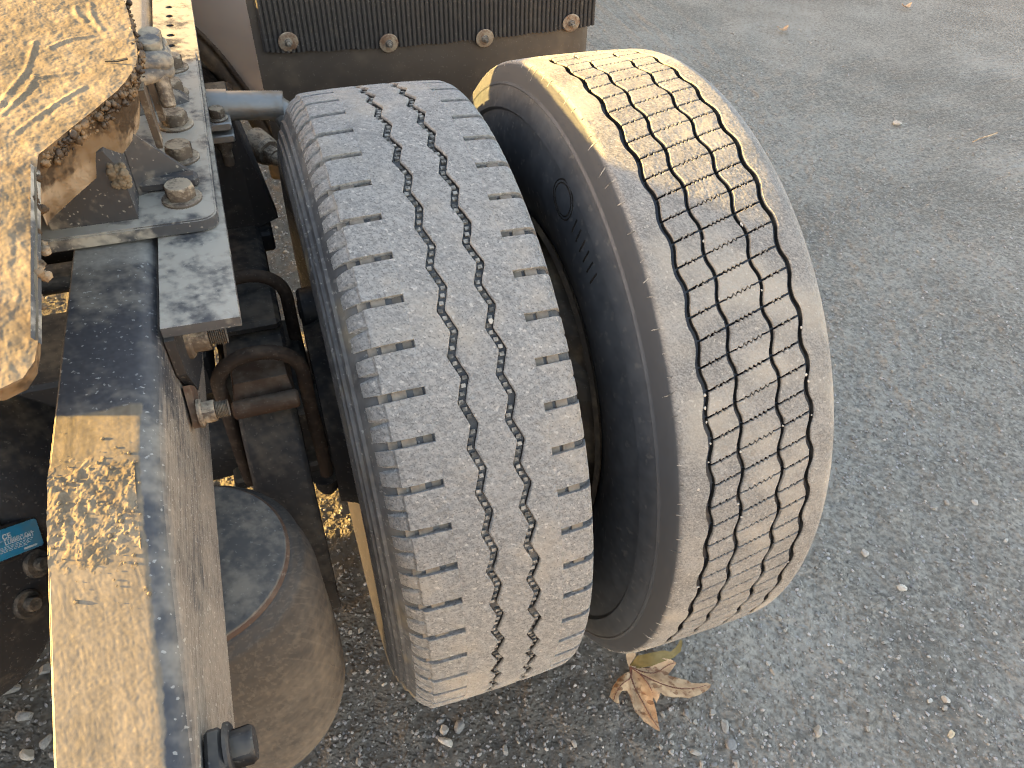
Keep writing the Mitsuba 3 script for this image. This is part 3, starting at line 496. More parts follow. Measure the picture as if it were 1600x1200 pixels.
# added black cylinder that stands in for the dark gap behind the hanger pipe
put('truck__dark_filler', cyl((-0.44, 0.80, 0.60), (-0.44, 1.5, 0.60), 0.10, None, 40, 0.03), 'groove_rubber', 30)

# fender: hanger pipe with clamp, smooth plastic quarter fender, ribbed rubber belt screwed to it
pp = put('truck__hanger_pipe', cat([tube([(-0.42, 0.325, 0.920), (-0.36, 0.323, 0.919), (-0.255, 0.316, 0.912), (-0.24, 0.314, 0.911)], 0.0225, 28), tube(spline([(-0.262, 0.320, 0.905), (-0.245, 0.315, 0.902), (-0.234, 0.305, 0.885), (-0.230, 0.30, 0.85), (-0.228, 0.30, 0.76)], 24), 0.0205, 24)]), 'bright_pipe', 40)
put(pp + '__clamp', cat([tube([(-0.361, 0.3225, 0.919), (-0.325, 0.3205, 0.9165)], 0.0255, 28), box(-0.361, -0.325, 0.268, 0.302, 0.900, 0.913, 0.002), box(-0.361, -0.325, 0.268, 0.302, 0.880, 0.893, 0.002)]), 'bright_pipe', 40)
put(pp + '__bolt', hexbolt((-0.343, 0.285, 0.913), (0, 0, 1), 0.0125, 0.014, 0.015), 'bolt_steel', 30)
put(pp + '__nut', cat([hexbolt((-0.343, 0.285, 0.880), (0, 0, -1), 0.0125, 0.012, 0.015), cyl((-0.343, 0.285, 0.870), (-0.343, 0.285, 0.835), 0.0085, None, 16, 0.001)]), 'bolt_steel', 30)
fx0, fx1 = -0.258, 0.478
FZ = [(0.700, 1.30), (0.668, 1.12), (0.652, 1.02), (0.645, 0.96), (0.640, 0.90), (0.632, 0.84), (0.625, 0.70), (0.62, 0.55), (0.62, 0.36)]
fc = spline(FZ, 50)
fcol = []
for i, (y, z) in enumerate(fc):
    xs = np.linspace(fx0, fx1, 60); e = np.clip((xs - (fx1 - 0.05)) / 0.05, 0, 1)
    w = 0.010 * (meshkit.fbm(np.stack([xs * 5, np.full_like(xs, z * 4), xs * 0], -1), 3, 4) - 0.5)
    fcol.append(np.stack([xs, y + 0.06 * e ** 2 + w, np.full_like(xs, z)], -1))
fm = np.array(fcol); fb = fm.copy(); fb[..., 1] += 0.007
ring = np.concatenate([fm, fb[::-1]], 0)
put('truck__fender', cat([grid(ring, close=True, flip=True), grid(np.stack([fm[:, -1], fb[:, -1]], 1), flip=True), grid(np.stack([fm[:, 0], fb[:, 0]], 1))]), 'fender_plastic', 40)
# the belt: every rib a rounded ridge
xs, prof = [], []
x = -0.243
while x < 0.455:
    w = 0.0098
    for s, h in ((0.0, 0.0), (0.18, 0.0), (0.30, 0.0036), (0.45, 0.0046), (0.72, 0.0046), (0.88, 0.0036)):
        xs.append(x + s * w); prof.append(h)
    x += w
xs = np.array(xs); prof = np.array(prof)
zz = np.linspace(1.28, 0.872, 40); yy = np.interp(zz, fc[::-1, 1], fc[::-1, 0])
bz = np.array([[(a, y - 0.006 - h, z + 0.010 * (((a - 0.1) / 0.35) ** 2) * (z < 0.9) - 0.003 * abs(math.sin(a * 40)) * (z < 0.875)) for a, h in zip(xs, prof)] for y, z in zip(yy, zz)])
bk = bz.copy(); bk[..., 1] = yy[:, None] - 0.0015
ring = np.concatenate([bz, bk[::-1]], 0)
mf = put('truck__mudflap_belt', cat([grid(ring, close=True, flip=True), grid(np.stack([bz[:, 0], bk[:, 0]], 1)), grid(np.stack([bz[:, -1], bk[:, -1]], 1), flip=True)]), 'belt_rubber', False)
labels[mf] = {'label': 'ribbed rubber belt screwed on with four rusty round washers'}
for x, z in ((-0.195, 0.897), (0.002, 0.880), (0.207, 0.874), (0.405, 0.890)):
    y = float(np.interp(z, fc[::-1, 1], fc[::-1, 0])) - 0.012
    wsh = put(mf + '__washer', lathe_x([(0, 0.0), (0.0, 0.0185), (0.0012, 0.0195), (0.0026, 0.018), (0.0038, 0.010), (0.0040, 0.0)], 32, (0, 0)), 'washer_rust', 30,
              to_world=T().translate([x, y, z]).rotate([0, 0, 1], -90 + 8 * math.sin(x * 30)).rotate([0, 1, 0], 6))
    put(wsh + '__screw', cat([hexbolt((x, y - 0.0035, z), (0, -1, -0.05), 0.0062, 0.005, 0.008, wh=0.0015), cyl((x, y - 0.006, z), (x, y - 0.018, z - 0.001), 0.0036, None, 12, 0.0006)]), 'thread_steel', 30)
# painted panel ahead of the axle with an arched lower edge
arch = [(-0.62, 1.6), (-0.48, 0.86), (-0.43, 0.815), (-0.383, 0.765), (-0.339, 0.714), (-0.300, 0.650), (-0.262, 0.58), (-0.235, 0.50), (-0.225, 0.40), (0.20, 0.40), (0.20, 1.6)]
m = prism(arch, 0.0, 0.03, 'y'); R_ = trimesh.transformations.rotation_matrix(math.radians(-25), [0, 0, 1], [-0.3, 1.1, 0]); m.apply_translation([0, 1.1, 0]); m.apply_transform(R_)
put('truck__side_panel', m, 'panel_paint', False)
a1 = np.array([(x, z) for x, z in arch[1:9]]); a1 = spline(a1, 40)
lip = cat([tube(np.c_[a1[:, 0] - 0.020, np.full(40, 1.094), a1[:, 1] - 0.020], 0.022, 12), tube(np.c_[a1[:, 0] + 0.002, np.full(40, 1.090), a1[:, 1] + 0.002], 0.006, 8)]); lip.apply_transform(R_)
put('truck__side_panel__arch_trim', lip, 'rim_paint', True)

# wheels ------------------------------------------------------------------------
def wheel_rim(xc, s):
    """barrel, bead flanges and a disc with round hand holes; s = +1 when the disc bulges to +x"""
    b = lathe_x([(xc - 0.118, 0.302), (xc - 0.122, 0.292), (xc - 0.112, 0.280), (xc - 0.06, 0.272), (xc, 0.262), (xc + 0.06, 0.272), (xc + 0.112, 0.280), (xc + 0.122, 0.292), (xc + 0.118, 0.302)], 96)
    disc = Point(0, 0).buffer(0.272, 48).difference(Point(0, 0).buffer(0.11, 24))
    for k in range(10): disc = disc.difference(Point(0.205 * math.cos(k * math.pi / 5), 0.205 * math.sin(k * math.pi / 5)).buffer(0.03, 10))
    d = trimesh.creation.extrude_polygon(disc, 0.012, engine='earcut'); v = d.vertices
    d.vertices = np.stack([xc + s * 0.155 - 0.006 + v[:, 2] - s * 0.10 * np.clip((np.hypot(v[:, 0], v[:, 1]) - 0.17) / 0.1, 0, 1) ** 2, v[:, 0], AX + v[:, 1]], 1)
    return cat([b, d])
IX, OX = -0.1195, 0.2175
for xc, s in ((IX, 1), (OX, -1), (2 * CX - IX, -1), (2 * CX - OX, 1)): put('truck__wheel_rim', wheel_rim(xc, s), 'rim_paint', 40)
for s in (1, -1):
    f = lambda x: x if s > 0 else 2 * CX - x
    w_ = 0 if s > 0 else 0.05
    pr = [(f(-0.285), 0.07), (f(-0.285), 0.155), (f(-0.26), 0.165), (f(-0.22), 0.20 + w_), (f(-0.10), 0.20 + w_), (f(-0.10), 0.06)]
    put('truck__brake_drum', lathe_x(pr, 72), 'dark_steel', 30)
    put('truck__hub', lathe_x([(f(-0.10), 0.10), (f(0.28), 0.10), (f(0.30), 0.06), (f(0.30), 0.0)], 40), 'dark_steel', 30)

def carcass(xc, left_sh, right_sh, floor_r, crown):
    """side walls and groove floor of a tyre as one closed skin"""
    pts = [(xc - 0.112, 0.296), (xc - 0.118, 0.315), (xc - 0.132, 0.35), (xc - 0.1395, 0.39), (xc - 0.138, 0.425), (xc - 0.132, 0.455)] + left_sh + [(xc - 0.05, floor_r), (xc, floor_r + 0.001), (xc + 0.05, floor_r)] + right_sh + \
          [(xc + 0.132, 0.455), (xc + 0.138, 0.425), (xc + 0.1395, 0.39), (xc + 0.132, 0.35), (xc + 0.118, 0.315), (xc + 0.112, 0.296)]
    return pts
PIT, RI = 360 / 61.0, 0.51
lsh = [(-0.2640, 0.4425), (-0.2640, 0.446), (-0.2615, 0.4475), (-0.2595, 0.4555), (-0.2600, 0.4580), (-0.2560, 0.4600), (-0.2530, 0.4690), (-0.2535, 0.4715), (-0.2495, 0.4735), (-0.2455, 0.482), (-0.2400, 0.4895), (-0.2330, 0.4945), (-0.2240, 0.4985), (-0.215, 0.5010)]
rsh = [(-0.03, 0.501), (-0.013, 0.4985), (-0.005, 0.493), (0.002, 0.480), (0.008, 0.465)]
pi_ = carcass(IX, lsh, rsh, 0.502, 0); pi_[:6] = [(-0.2300, 0.296), (-0.2370, 0.312), (-0.2550, 0.345), (-0.2655, 0.38), (-0.2685, 0.41), (-0.2670, 0.43)]
t1 = put('truck__tyre', lathe_x(pi_, 360), 'sidewall_dusty', 25)
labels[t1] = {'label': 'inner tyre with two zigzag grooves and slotted shoulders'}
def crown_i(x): return RI - 0.0035 * np.abs((x + 0.1195) / 0.1125) ** 3
def tri(u): u = np.mod(u, 1.0); return 1 - 4 * np.abs(u - 0.0 - 0.0) if False else 4 * np.abs(u - 0.5) - 1
def worn(phi, seed, amp): return amp * (meshkit.fbm(np.stack([np.cos(np.radians(phi)) * 38, np.sin(np.radians(phi)) * 38, np.full_like(phi, seed)], -1), 4, seed) - 0.5)
zL = lambda phi: -0.1370 + 0.0047 * tri((phi - 92.0) / PIT) + worn(phi, 1, 0.0024)
zR = lambda phi: -0.0878 + 0.0050 * tri((phi - 95.4) / PIT) + worn(phi, 2, 0.0024)
phi_r = np.arange(61 * 20) * 360.0 / (61 * 20)
def strip(xl, xr, radius, drop=0.011, nu=9, ch=0.0012, phis=phi_r, ul=True, ur=True):      # ul, ur: that edge is a worn groove edge
    us = [0.0, 0.0] + list(np.linspace(0.03, 0.97, nu)) + [1.0, 1.0]
    ds = [drop, ch * ul] + [0.0] * nu + [ch * ur, drop]
    P = []
    for u, d in zip(us, ds):
        x = xl + (xr - xl) * u
        P.append(polar(x, phis, radius(x) - d))
    return grid(np.stack(P, 1), close=True)
hw = 0.0049
c = np.full_like(phi_r, 1.0)
put(t1 + '__tread_rib', strip(-0.1780 * c, zL(phi_r) - hw, crown_i, ul=False), 'tread_rubber', 30)
put(t1 + '__tread_rib', strip(zL(phi_r) + hw, zR(phi_r) - hw, crown_i), 'tread_rubber', 30)
put(t1 + '__tread_rib', strip(zR(phi_r) + hw, -0.0490 * c, crown_i, ur=False), 'tread_rubber', 30)
def lug_mesh(path, half, notch, seed):
    """one shoulder block between two slots; path = (x, r) from the rib out over the shoulder, notch = depth of the edge notch midway"""
    path = np.array(path); vs = np.r_[-1, -1, np.linspace(-0.985, 0.985, 21), 1, 1]; dr_ = np.r_[0.011, 0.0013, np.zeros(21), 0.0013, 0.011]
    P = []
    for v, d in zip(vs, dr_):
        row = []
        for i, (x, r) in enumerate(path):
            k = i / (len(path) - 1)
            nt = notch * (0.55 + 0.9 * meshkit.noise(np.array([[seed * 1.7, 3.3, 0.5]]))[0]) * math.exp(-(v / 0.09) ** 2) * np.clip((k - 0.45) / 0.25, 0, 1)
            inset = 0.045 * np.clip((k - 0.55) / 0.4, 0, 1)
            w = 0.045 * (meshkit.noise(np.array([[k * 5 + 3, (v > 0) * 4.0, seed * 3.7]]))[0] - 0.5)
            n_in = np.array([np.sign(-0.1195 - x), -0.8]) if i > 4 else np.array([0.0, -1.0])
            n_in = n_in / np.linalg.norm(n_in)
            xx = x + n_in[0] * (nt + (d if i > 4 else 0)); rr = r + n_in[1] * (nt + d)
            row.append(polar(xx, (v * (1 - inset) + w * abs(v)) * half, rr))
        P.append(row)
    return grid(np.array(P), flip=True)
pathL = [(-0.1772, crown_i(-0.178) - 0.0004), (-0.1781, crown_i(-0.178)), (-0.19, crown_i(-0.19)), (-0.205, crown_i(-0.205)), (-0.2185, crown_i(-0.2185)), (-0.2238, 0.5064), (-0.2262, 0.5025), (-0.2318, 0.5000), (-0.2378, 0.4940), (-0.2425, 0.4875), (-0.2450, 0.4800)]
pathR = [(-0.0496, crown_i(-0.0488) - 0.0004), (-0.0489, crown_i(-0.0488)), (-0.038, crown_i(-0.038)), (-0.026, crown_i(-0.026)), (-0.015, crown_i(-0.015)), (-0.009, 0.5050), (-0.0045, 0.5005), (-0.0005, 0.492), (0.003, 0.483), (0.006, 0.475)]
Rax = lambda a: T().translate([0, 0, AX]).rotate([1, 0, 0], a).translate([0, 0, -AX])
lugs = [mikit.ply(lug_mesh(pathL, PIT / 2 - 0.50, 0.0050, s), 'tread_rubber', 30) for s in range(9)]
lugsR = []
for s in range(9):
    m = lug_mesh(pathR, PIT / 2 - 0.50, 0.0022, 10 + s); m.invert(); lugsR.append(mikit.ply(m, 'tread_rubber', 30))
for k in range(61):
    key = numbered(t1 + '__shoulder_lug'); scene[key] = {**lugs[(k * 7) % 9], 'to_world': Rax(92.5 + (k + 0.5) * PIT)}
    key = numbered(t1 + '__shoulder_lug'); scene[key] = {**lugsR[(k * 5) % 9], 'to_world': Rax(92.0 + (k + 0.5) * PIT)}
# little stone ejectors on the groove floors and tie bars in the shoulder slots
ms = []
def block(x, phi, w, l, r0, r1, skew=0.0):
    P = [polar(x + sx * w / 2, np.array(phi + sy * l / 2 + 0 * sx), r) for r in (r0, r1) for sx in (-1, 1) for sy in (-1, 1)]
    return hull(np.array(P))
for zf in (zL, zR):
    n = 61 * 6
    for k in range(n):
        ph = (k + 0.5) * 360.0 / n
        if rng.random() < 0.06: continue
        ms.append(block(float(zf(np.array([ph]))[0]), ph, 0.0052, 0.50, 0.500, RI - 0.0045 + rng.normal(0, 0.0006)))
labels[put(t1 + '__groove_ejectors', cat(ms), 'ejector_rubber', False)] = {'kind': 'stuff'}
ms = []
for k in range(61):
    ms += [block(-0.2065, 92.5 + k * PIT, 0.016, 1.1, 0.498, 0.5045), block(-0.2240, 92.5 + k * PIT, 0.010, 1.1, 0.490, 0.5005), block(-0.1855, 92.5 + k * PIT, 0.010, 1.1, 0.498, 0.5025), block(-0.026, 92.0 + k * PIT, 0.014, 1.1, 0.498, 0.5045), block(-0.042, 92.0 + k * PIT, 0.010, 1.1, 0.498, 0.5025)]
labels[put(t1 + '__slot_ties', cat(ms), 'slot_rubber', False)] = {'kind': 'stuff'}

# outer tyre
RO = 0.5275
def crown_o(x):
    u = (x - 0.2195) / 0.118
    return RO - 0.0035 * np.abs(u) ** 3 - 0.010 * np.clip((x - 0.316) / 0.022, 0, 1.2) ** 2
lsh = [(0.081, 0.460), (0.0845, 0.478), (0.088, 0.488), (0.0895, 0.4915), (0.0885, 0.4935), (0.0915, 0.497), (0.097, 0.508), (0.103, 0.5155), (0.115, 0.5175)]
rsh = [(0.32, 0.5175), (0.335, 0.512), (0.343, 0.503), (0.349, 0.48)]
t2 = put('truck__tyre', lathe_x(carcass(OX, lsh, rsh, 0.5185, 0), 360), 'sidewall_dark', 35)
labels[t2] = {'label': 'outer tyre with worn tread of wavy rows of small blocks'}
RP = 360 / 108.0
SL = 27.9
PH0 = 135.2                                      # row lines: phi = PH0 + RP * t - SL * (x - 0.147)
cosw = lambda t: np.cos(np.pi * t) * (1 - 0.25 * np.cos(np.pi * t) ** 2) / 0.75
gl = {1: (0.1453, 0.0026), 2: (0.1880, 0.0029), 3: (0.2468, -0.0034), 4: (0.2912, -0.0031)}
def groove(g, t): return gl[g][0] + gl[g][1] * cosw(t)
GW = {1: 0.0078, 2: 0.0064, 3: 0.0064, 4: 0.0078}
def tread_block(g, t0, nrows, seed, zig):
    """one block between the grooves g and g + 1, from row line t0 to t0 + nrows"""
    r_ = np.random.default_rng(seed)
    nu = 22
    us = np.r_[0, 0, np.linspace(0.02, 0.98, nu), 1, 1]; du = np.r_[0.011, 0.0011, np.zeros(nu), 0.0011, 0.011]
    jag = lambda u, k: (0.06 * np.sin(u * 46 + k) * np.clip((0.38 - np.abs(u - 0.5)) * 8, 0, 1) if zig else (0.045 * np.sin(u * 50 + k) + 0.03 * np.sin(u * 23 + seed)) * np.clip((0.36 - np.abs(u - 0.5)) * 8, 0, 1))
    out = []
    gap = 0.046
    pieces = [(t0 + gap, t0 + nrows - gap, False, False)] if nrows == 1 else [(t0 + gap, t0 + 1 - 0.032, False, True), (t0 + 1 + 0.032, t0 + 2 - gap, True, False)]
    for ta, tb, za, zb in pieces:
        vs = np.r_[0, 0, np.linspace(0.02, 0.98, 7), 1, 1]; dv = np.r_[0.011, 0.0009, np.zeros(7), 0.0009, 0.011]
        P = np.zeros((len(vs), len(us), 3))
        for i, (v, d) in enumerate(zip(vs, dv)):
            u = us
            ja = 0.075 * np.sign(np.sin(u * 52)) * np.abs(np.sin(u * 52)) ** 0.7 * np.clip((0.40 - np.abs(u - 0.5)) * 8, 0, 1) if za else jag(u, 1.0)
            jb = 0.075 * np.sign(np.sin(u * 52)) * np.abs(np.sin(u * 52)) ** 0.7 * np.clip((0.40 - np.abs(u - 0.5)) * 8, 0, 1) if zb else jag(u, 1.0)
            t = (ta + ja) * (1 - v) + (tb + jb) * v
            xl, xr = groove(g, t) + GW[g] / 2, groove(g + 1, t) - GW[g + 1] / 2
            x = xl + (xr - xl) * u
            phi = RP * t - SL * (x - 0.147)
            P[i] = polar(x, phi, crown_o(x) - np.maximum(du, d))
        out.append(grid(P, flip=True))
    return cat(out)
proto = {}
for g in (1, 3):
    for par in (0, 1): proto[g, par] = mikit.ply(tread_block(g, par, 1, g * 10 + par, False), 'tread_rubber_fine', 30)
proto[2, 0] = mikit.ply(tread_block(2, 0, 2, 20, True), 'tread_rubber_fine', 30)
for k in range(108):
    for g in (1, 3):
        key = numbered(t2 + '__tread_block'); scene[key] = {**proto[g, k % 2], 'to_world': Rax(PH0 + RP * (k - k % 2))}
    if k % 2 == 0:
        key = numbered(t2 + '__tread_block'); scene[key] = {**proto[2, 0], 'to_world': Rax(PH0 + RP * k)}
# shoulder ribs
tt = np.arange(108 * 8) / 8.0
def rib_edge(g, off):
    x = groove(g, tt) + off
    return x, RP * tt - SL * (x - 0.147) + PH0
xe, pe = rib_edge(1, -GW[1] / 2)
rows = []
path = [(0.0905, 0.4945, 0), (0.0955, 0.507, 0), (0.1005, 0.517, 0), (0.1045, 0.5215, 0), (0.1085, 0.5237, 0)]
tick = 0.0 * tt
for x, r, _ in path: rows.append(polar(x + tick * (r > 0.51), pe, r - tick * 0.8))
for u, d in list(zip(np.linspace(0.05, 0.98, 10), np.zeros(10))) + [(1.0, 0.0011), (1.0, 0.011)]:
    x = 0.1085 + (xe - 0.1085) * u; rows.append(polar(x, pe, crown_o(x) - d))
put(t2 + '__shoulder_rib', grid(np.stack(rows, 1), close=True), 'tread_rubber_fine', 30)
xe, pe = rib_edge(4, GW[4] / 2)
rows = []
for u, d in [(0.0, 0.011), (0.0, 0.0011)] + list(zip(np.linspace(0.03, 1.0, 14), np.zeros(14))):
    x = xe + (0.338 - xe) * u; rows.append(polar(x, pe, crown_o(x) - d))
for x, r in ((0.3405, 0.512), (0.3425, 0.508), (0.345, 0.498)): rows.append(polar(np.full_like(pe, x), pe, r))
put(t2 + '__shoulder_rib', grid(np.stack(rows, 1), close=True), 'tread_rubber_fine', 30)
ms = []
for k in range(120):                             # slivers of rubber torn up along the shoulder edge
    ph = k * 3.0 + rng.uniform(-0.9, 0.9); a = rng.uniform(0.35, 1.0); dp = rng.uniform(-0.3, 0.9)
    q = [polar(x_, ph + dp * w, r_) for x_, r_, w in ((0.1090, 0.5240, 0), (0.1043, 0.5218, 0.35), (0.1003, 0.5172, 0.7), (0.0962, 0.5082, 1.0))]
    q = [q[0] + (b - q[0]) * a for b in q]; ms.append(tube(q, [0.0003, 0.0009, 0.0008, 0.0003], 5))
labels[put(t2 + '__torn_slivers', cat(ms), 'ejector_rubber', True)] = {'kind': 'stuff'}
# raised round emblem and bars moulded into the outer tyre's inner wall
def on_wall(x_at, r_of, pts2d, phi0, r0):
    pts2d = np.array(pts2d); phi = phi0 + np.degrees(pts2d[:, 0] / r0); r = r0 + pts2d[:, 1]
    return polar(np.interp(r, [0.35, 0.39, 0.425, 0.455], [OX - 0.132, OX - 0.1395, OX - 0.138, OX - 0.132]) + 0.0002, phi, r)
th = np.linspace(0, 2 * np.pi, 48)
ms = [tube(on_wall(0, 0, np.c_[0.030 * np.cos(th) * s, 0.024 * np.sin(th) * s], 104, 0.430), 0.0012, 6) for s in (1.0, 0.82)]
for k in range(6): ms.append(tube(on_wall(0, 0, [(0.045 + 0.016 * k + 0.001 * j, 0.010 - 0.005 * j) for j in range(5)], 104, 0.430), 0.0015, 6))
put(t2 + '__moulded_emblem', cat(ms), 'groove_rubber', True)
# the far pair, outside the picture but part of the axle: it shades the ground
for xc in (2 * CX - IX, 2 * CX - OX):
    ls = [(xc - 0.128, 0.475), (xc - 0.115, 0.503), (xc - 0.10, 0.512)]; rs = [(xc + 0.10, 0.512), (xc + 0.115, 0.503), (xc + 0.128, 0.475)]
    put('truck__tyre', lathe_x(carcass(xc, ls, rs, 0.515, 0), 160), 'sidewall_dusty', 35)
# cab and tanks ahead, outside the picture
put('truck__cab', cat([hull([(x, y, z) for x in (-2.0, 0.28) for y, z in ((1.75, 1.05), (4.6, 1.05), (1.75, 3.0), (3.9, 3.05))]), box(-1.9, 0.15, 2.2, 5.8, 0.75, 1.9, 0.05)]), 'cab_paint', False)
put('truck__fuel_tank', cat([cyl((2 * CX - 0.02, 1.36, 0.62), (2 * CX - 0.02, 2.9, 0.62), 0.33, None, 48, 0.04)]), 'bright_pipe', 30)

put('truck__added_shade_box', box(-2.10, -1.50, 0.58, 1.36, 0.47, 1.12, 0.02), 'dark_steel', False)  # unseen box added to shade the ground right of the truck

# sticker on the axle cover
def plate_frame(origin, xdir, ydir):
    x = np.array(xdir, float); x /= np.linalg.norm(x); y = np.array(ydir, float); y -= x * (x @ y); y /= np.linalg.norm(y); z = np.cross(x, y)
    M = np.eye(4); M[:3, 0], M[:3, 1], M[:3, 2], M[:3, 3] = x, y, z, origin
    return M
labels_ = 0
A_, B_, D_ = np.array([-0.709, -0.192, 0.617]), np.array([-0.685, -0.167, 0.595]), np.array([-0.713, -0.221, 0.599])
FR = plate_frame(A_, B_ - A_, A_ - D_)
FR[:3, 3] += FR[:3, 2] * 0.004
def on_label(m): m.apply_transform(FR); return m
put('truck__axle_housing__label_pad', on_label(box(-0.09, 0.047, -0.040, 0.008, -0.05, -0.0008, 0.003)), 'dark_steel', False)
lab = trimesh.creation.extrude_polygon(Polygon([(-0.08, -0.034), (0.045, -0.034), (0.045, 0.004), (-0.08, 0.004)]).buffer(-0.004).buffer(0.004, 8), 0.0006, engine='earcut'); lab.apply_translation([0, 0, -0.0006])
put('truck__axle_housing__sticker', on_label(lab), 'label_blue', False)
labels['truck__axle_housing__sticker'] = {'label': 'blue lubricant sticker with white lettering'}
ws = []
for txt, h, x, y, b in (('CE', 0.0066, -0.004, -0.0095, True), ('LUBRICANT', 0.0050, -0.003, -0.0170, True)):
    m = meshkit.text_mesh(txt, h, 0.0004, b); m.apply_translation([x - m.bounds[0, 0], y, 0.0]); ws.append(m)
for row, y in enumerate((-0.0112, -0.0196, -0.0216, -0.0236, -0.0256)):
    x = -0.07
    while x < 0.036 - 0.003 * row:
        w = rng.uniform(0.002, 0.006); ws.append(box(x, x + w, y, y + 0.0009, 0, 0.0003, 0.0001)); x += w + 0.0016
ws.append(box(0.018, 0.036, -0.0310, -0.0284, 0, 0.0003, 0.0001))
put('truck__axle_housing__lettering', on_label(cat(ws)), 'label_ink', False)
for px_, py_, pz_ in ((-0.688, -0.211, 0.561), (-0.706, -0.252, 0.535)):
    put('truck__axle_housing__plug', cat([hexbolt((px_, py_, pz_), (0.79, -0.49, 0.37), 0.010, 0.012, 0.019, wh=0.006)]), 'dark_dust', 30)

# ---------------------------------------------------------------- stones
def pebble(seed, sub=1, cut=True):
    m = trimesh.creation.icosphere(subdivisions=sub); v = m.vertices.copy()
    r_ = np.random.default_rng(seed)
    for _ in range(9):                           # flat facets worn into the lump
        n = r_.normal(size=3); n /= np.linalg.norm(n); d = v @ n; k = r_.uniform(0.42, 0.78)
        v -= np.outer(np.maximum(d - k, 0), n)
    v *= (0.92 + 0.16 * meshkit.noise(v * 1.7 + seed, seed))[:, None] * r_.uniform([0.8, 0.7, 0.55], [1.25, 1.0, 0.85])
    return trimesh.Trimesh(v, m.faces, process=False)
variants = [pebble(i, 2) for i in range(10)]
plys = {(i, k): mikit.ply(variants[i], f'stone_{k}', 24) for i in range(10) for k in range(4)}
WORD = {0: 'grey', 1: 'whitish', 2: 'dark bluish grey', 3: 'tan'}
def stone(x, y, r, k, label, group=None, z=None):
    key = numbered('stone'); i = int(rng.integers(10))
    zz = float(ground_z(np.array([x]), np.array([y]))[0]) + r * 0.28 if z is None else z
    scene[key] = {**plys[i, k], 'to_world': T().translate([x, y, zz]).rotate([0, 0, 1], float(rng.uniform(0, 360))).rotate([1, 0, 0], float(rng.normal(0, 14))).scale(r)}
    labels[key] = {'label': label, 'category': 'stone'}
    if group: labels[key]['group'] = group
SPECIAL = {0: 'white stone, upper of the two just right of the outer tyre', 1: 'pale pointed stone, lower of the two right of the outer tyre', 2: 'largest oblong grey stone at the bottom right',
           3: 'bluish white stone at the bottom right, right one of a close pair', 4: 'white stone at the bottom right, left one of a close pair', 5: 'only cream tan stone, near the bottom right corner', 6: 'angular grey stone just right of the fallen leaf',
           7: 'largest dark bluish stone, below right of the fallen leaf', 25: 'pale angular stone, upper of two touching behind the inner tyre', 26: 'pale angular stone, lower of two touching behind the inner tyre',
           28: 'flat dark bluish stone right of the pale pair behind the inner tyre', 29: 'dark faceted stone beside the air bag at the bottom edge', 39: 'lone whitish stone far off at the top right of the outer tyre'}
ORD = 'nearest,second nearest,third nearest,fourth nearest,fifth nearest,sixth nearest,seventh nearest,eighth nearest,ninth nearest,tenth nearest,eleventh nearest,twelfth nearest,thirteenth nearest,fourteenth nearest,fifteenth nearest,sixteenth nearest'.split(',')
def zone(x): return 'rail' if x < -0.8 else 'tyre' if x < 0 else 'leaf' if x < 0.42 else 'open'
ANCHOR = {'rail': ((-0.96, 0.03), 'stone under the rail at lower left, {} to the axle'), 'tyre': ((-0.12, -0.30), 'stone behind the inner tyre, {} to its tread'), 'leaf': ((0.21, -0.45), 'stone near the fallen leaf, {} to it of that colour'), 'open': ((0.33, -0.2), 'stone on open gravel, {} to the outer tyre of that colour')}
bins = {}
for i, (x, y, r, k) in enumerate(BIG):
    if i not in SPECIAL: bins.setdefault((zone(x), k), []).append((math.hypot(x - ANCHOR[zone(x)][0][0], y - ANCHOR[zone(x)][0][1]), i))
RANK = {i: n for b in bins.values() for n, (_, i) in enumerate(sorted(b))}
for i, (x, y, r, k) in enumerate(BIG):
    if i in SPECIAL: stone(x, y, r, k, SPECIAL[i])
    else: stone(x, y, r, k, f'{WORD[k]} ' + ANCHOR[zone(x)][1].format(ORD[RANK[i]]))
def in_view(x, y):
    d = np.stack([x, y, np.zeros_like(x)], -1) - EYE
    R = np.cross(FWD, UPV); w = d @ FWD
    u, v = 800 + 1130 * (d @ R) / w, 600 - 1130 * (d @ UPV) / w
    return (w > 0) & (u > -40) & (u < 1640) & (v > -40) & (v < 1240)
n = 0
while n < 215:                                   # smaller loose stones, still told apart
    x, y = rng.uniform(-1.1, 2.2), rng.uniform(-0.85, 1.6)
    if not in_view(np.array([x]), np.array([y]))[0]: continue
    if -0.28 < x < 0.38 and -0.30 < y < 0.30: continue
    if rng.random() > math.exp(-0.9 * max(0, math.hypot(x, y) - 0.6)): continue
    k = int(rng.choice([0, 0, 0, 0, 0, 0, 1, 2, 2, 2])); r = 0.0036 + 0.0055 * rng.random() ** 2
    stone(x, y, r, k, f'small {WORD[k]} pebble on the packed gravel, one of many', f'small {WORD[k]} pebbles on the gravel'); n += 1
for x, ph in LODGED:
    r = rng.uniform(0.0013, 0.0024); q = polar(x, ph, 0.5258)
    key = numbered('lodged_stone'); scene[key] = {**plys[int(rng.integers(10)), 1], 'to_world': T().translate([float(c) for c in q]).rotate([1, 0, 0], ph - 90.0).scale([r, r * 1.35, r])}
    labels[key] = {'label': 'tiny white stone wedged in a tread groove of the outer tyre', 'category': 'stone', 'group': 'white stones wedged in the outer tread'}
for x, ph in DIRT:
    q = polar(x, ph, 0.5085)
    key = numbered('lodged_stone'); scene[key] = {**plys[3, 1], 'to_world': T().translate([float(c) for c in q]).rotate([1, 0, 0], ph - 90.0).scale([0.003, 0.005, 0.003])}
    labels[key] = {'label': f"white stone wedged in the {'right' if x > -0.1 else 'left'} zigzag groove of the inner tyre", 'category': 'stone'}
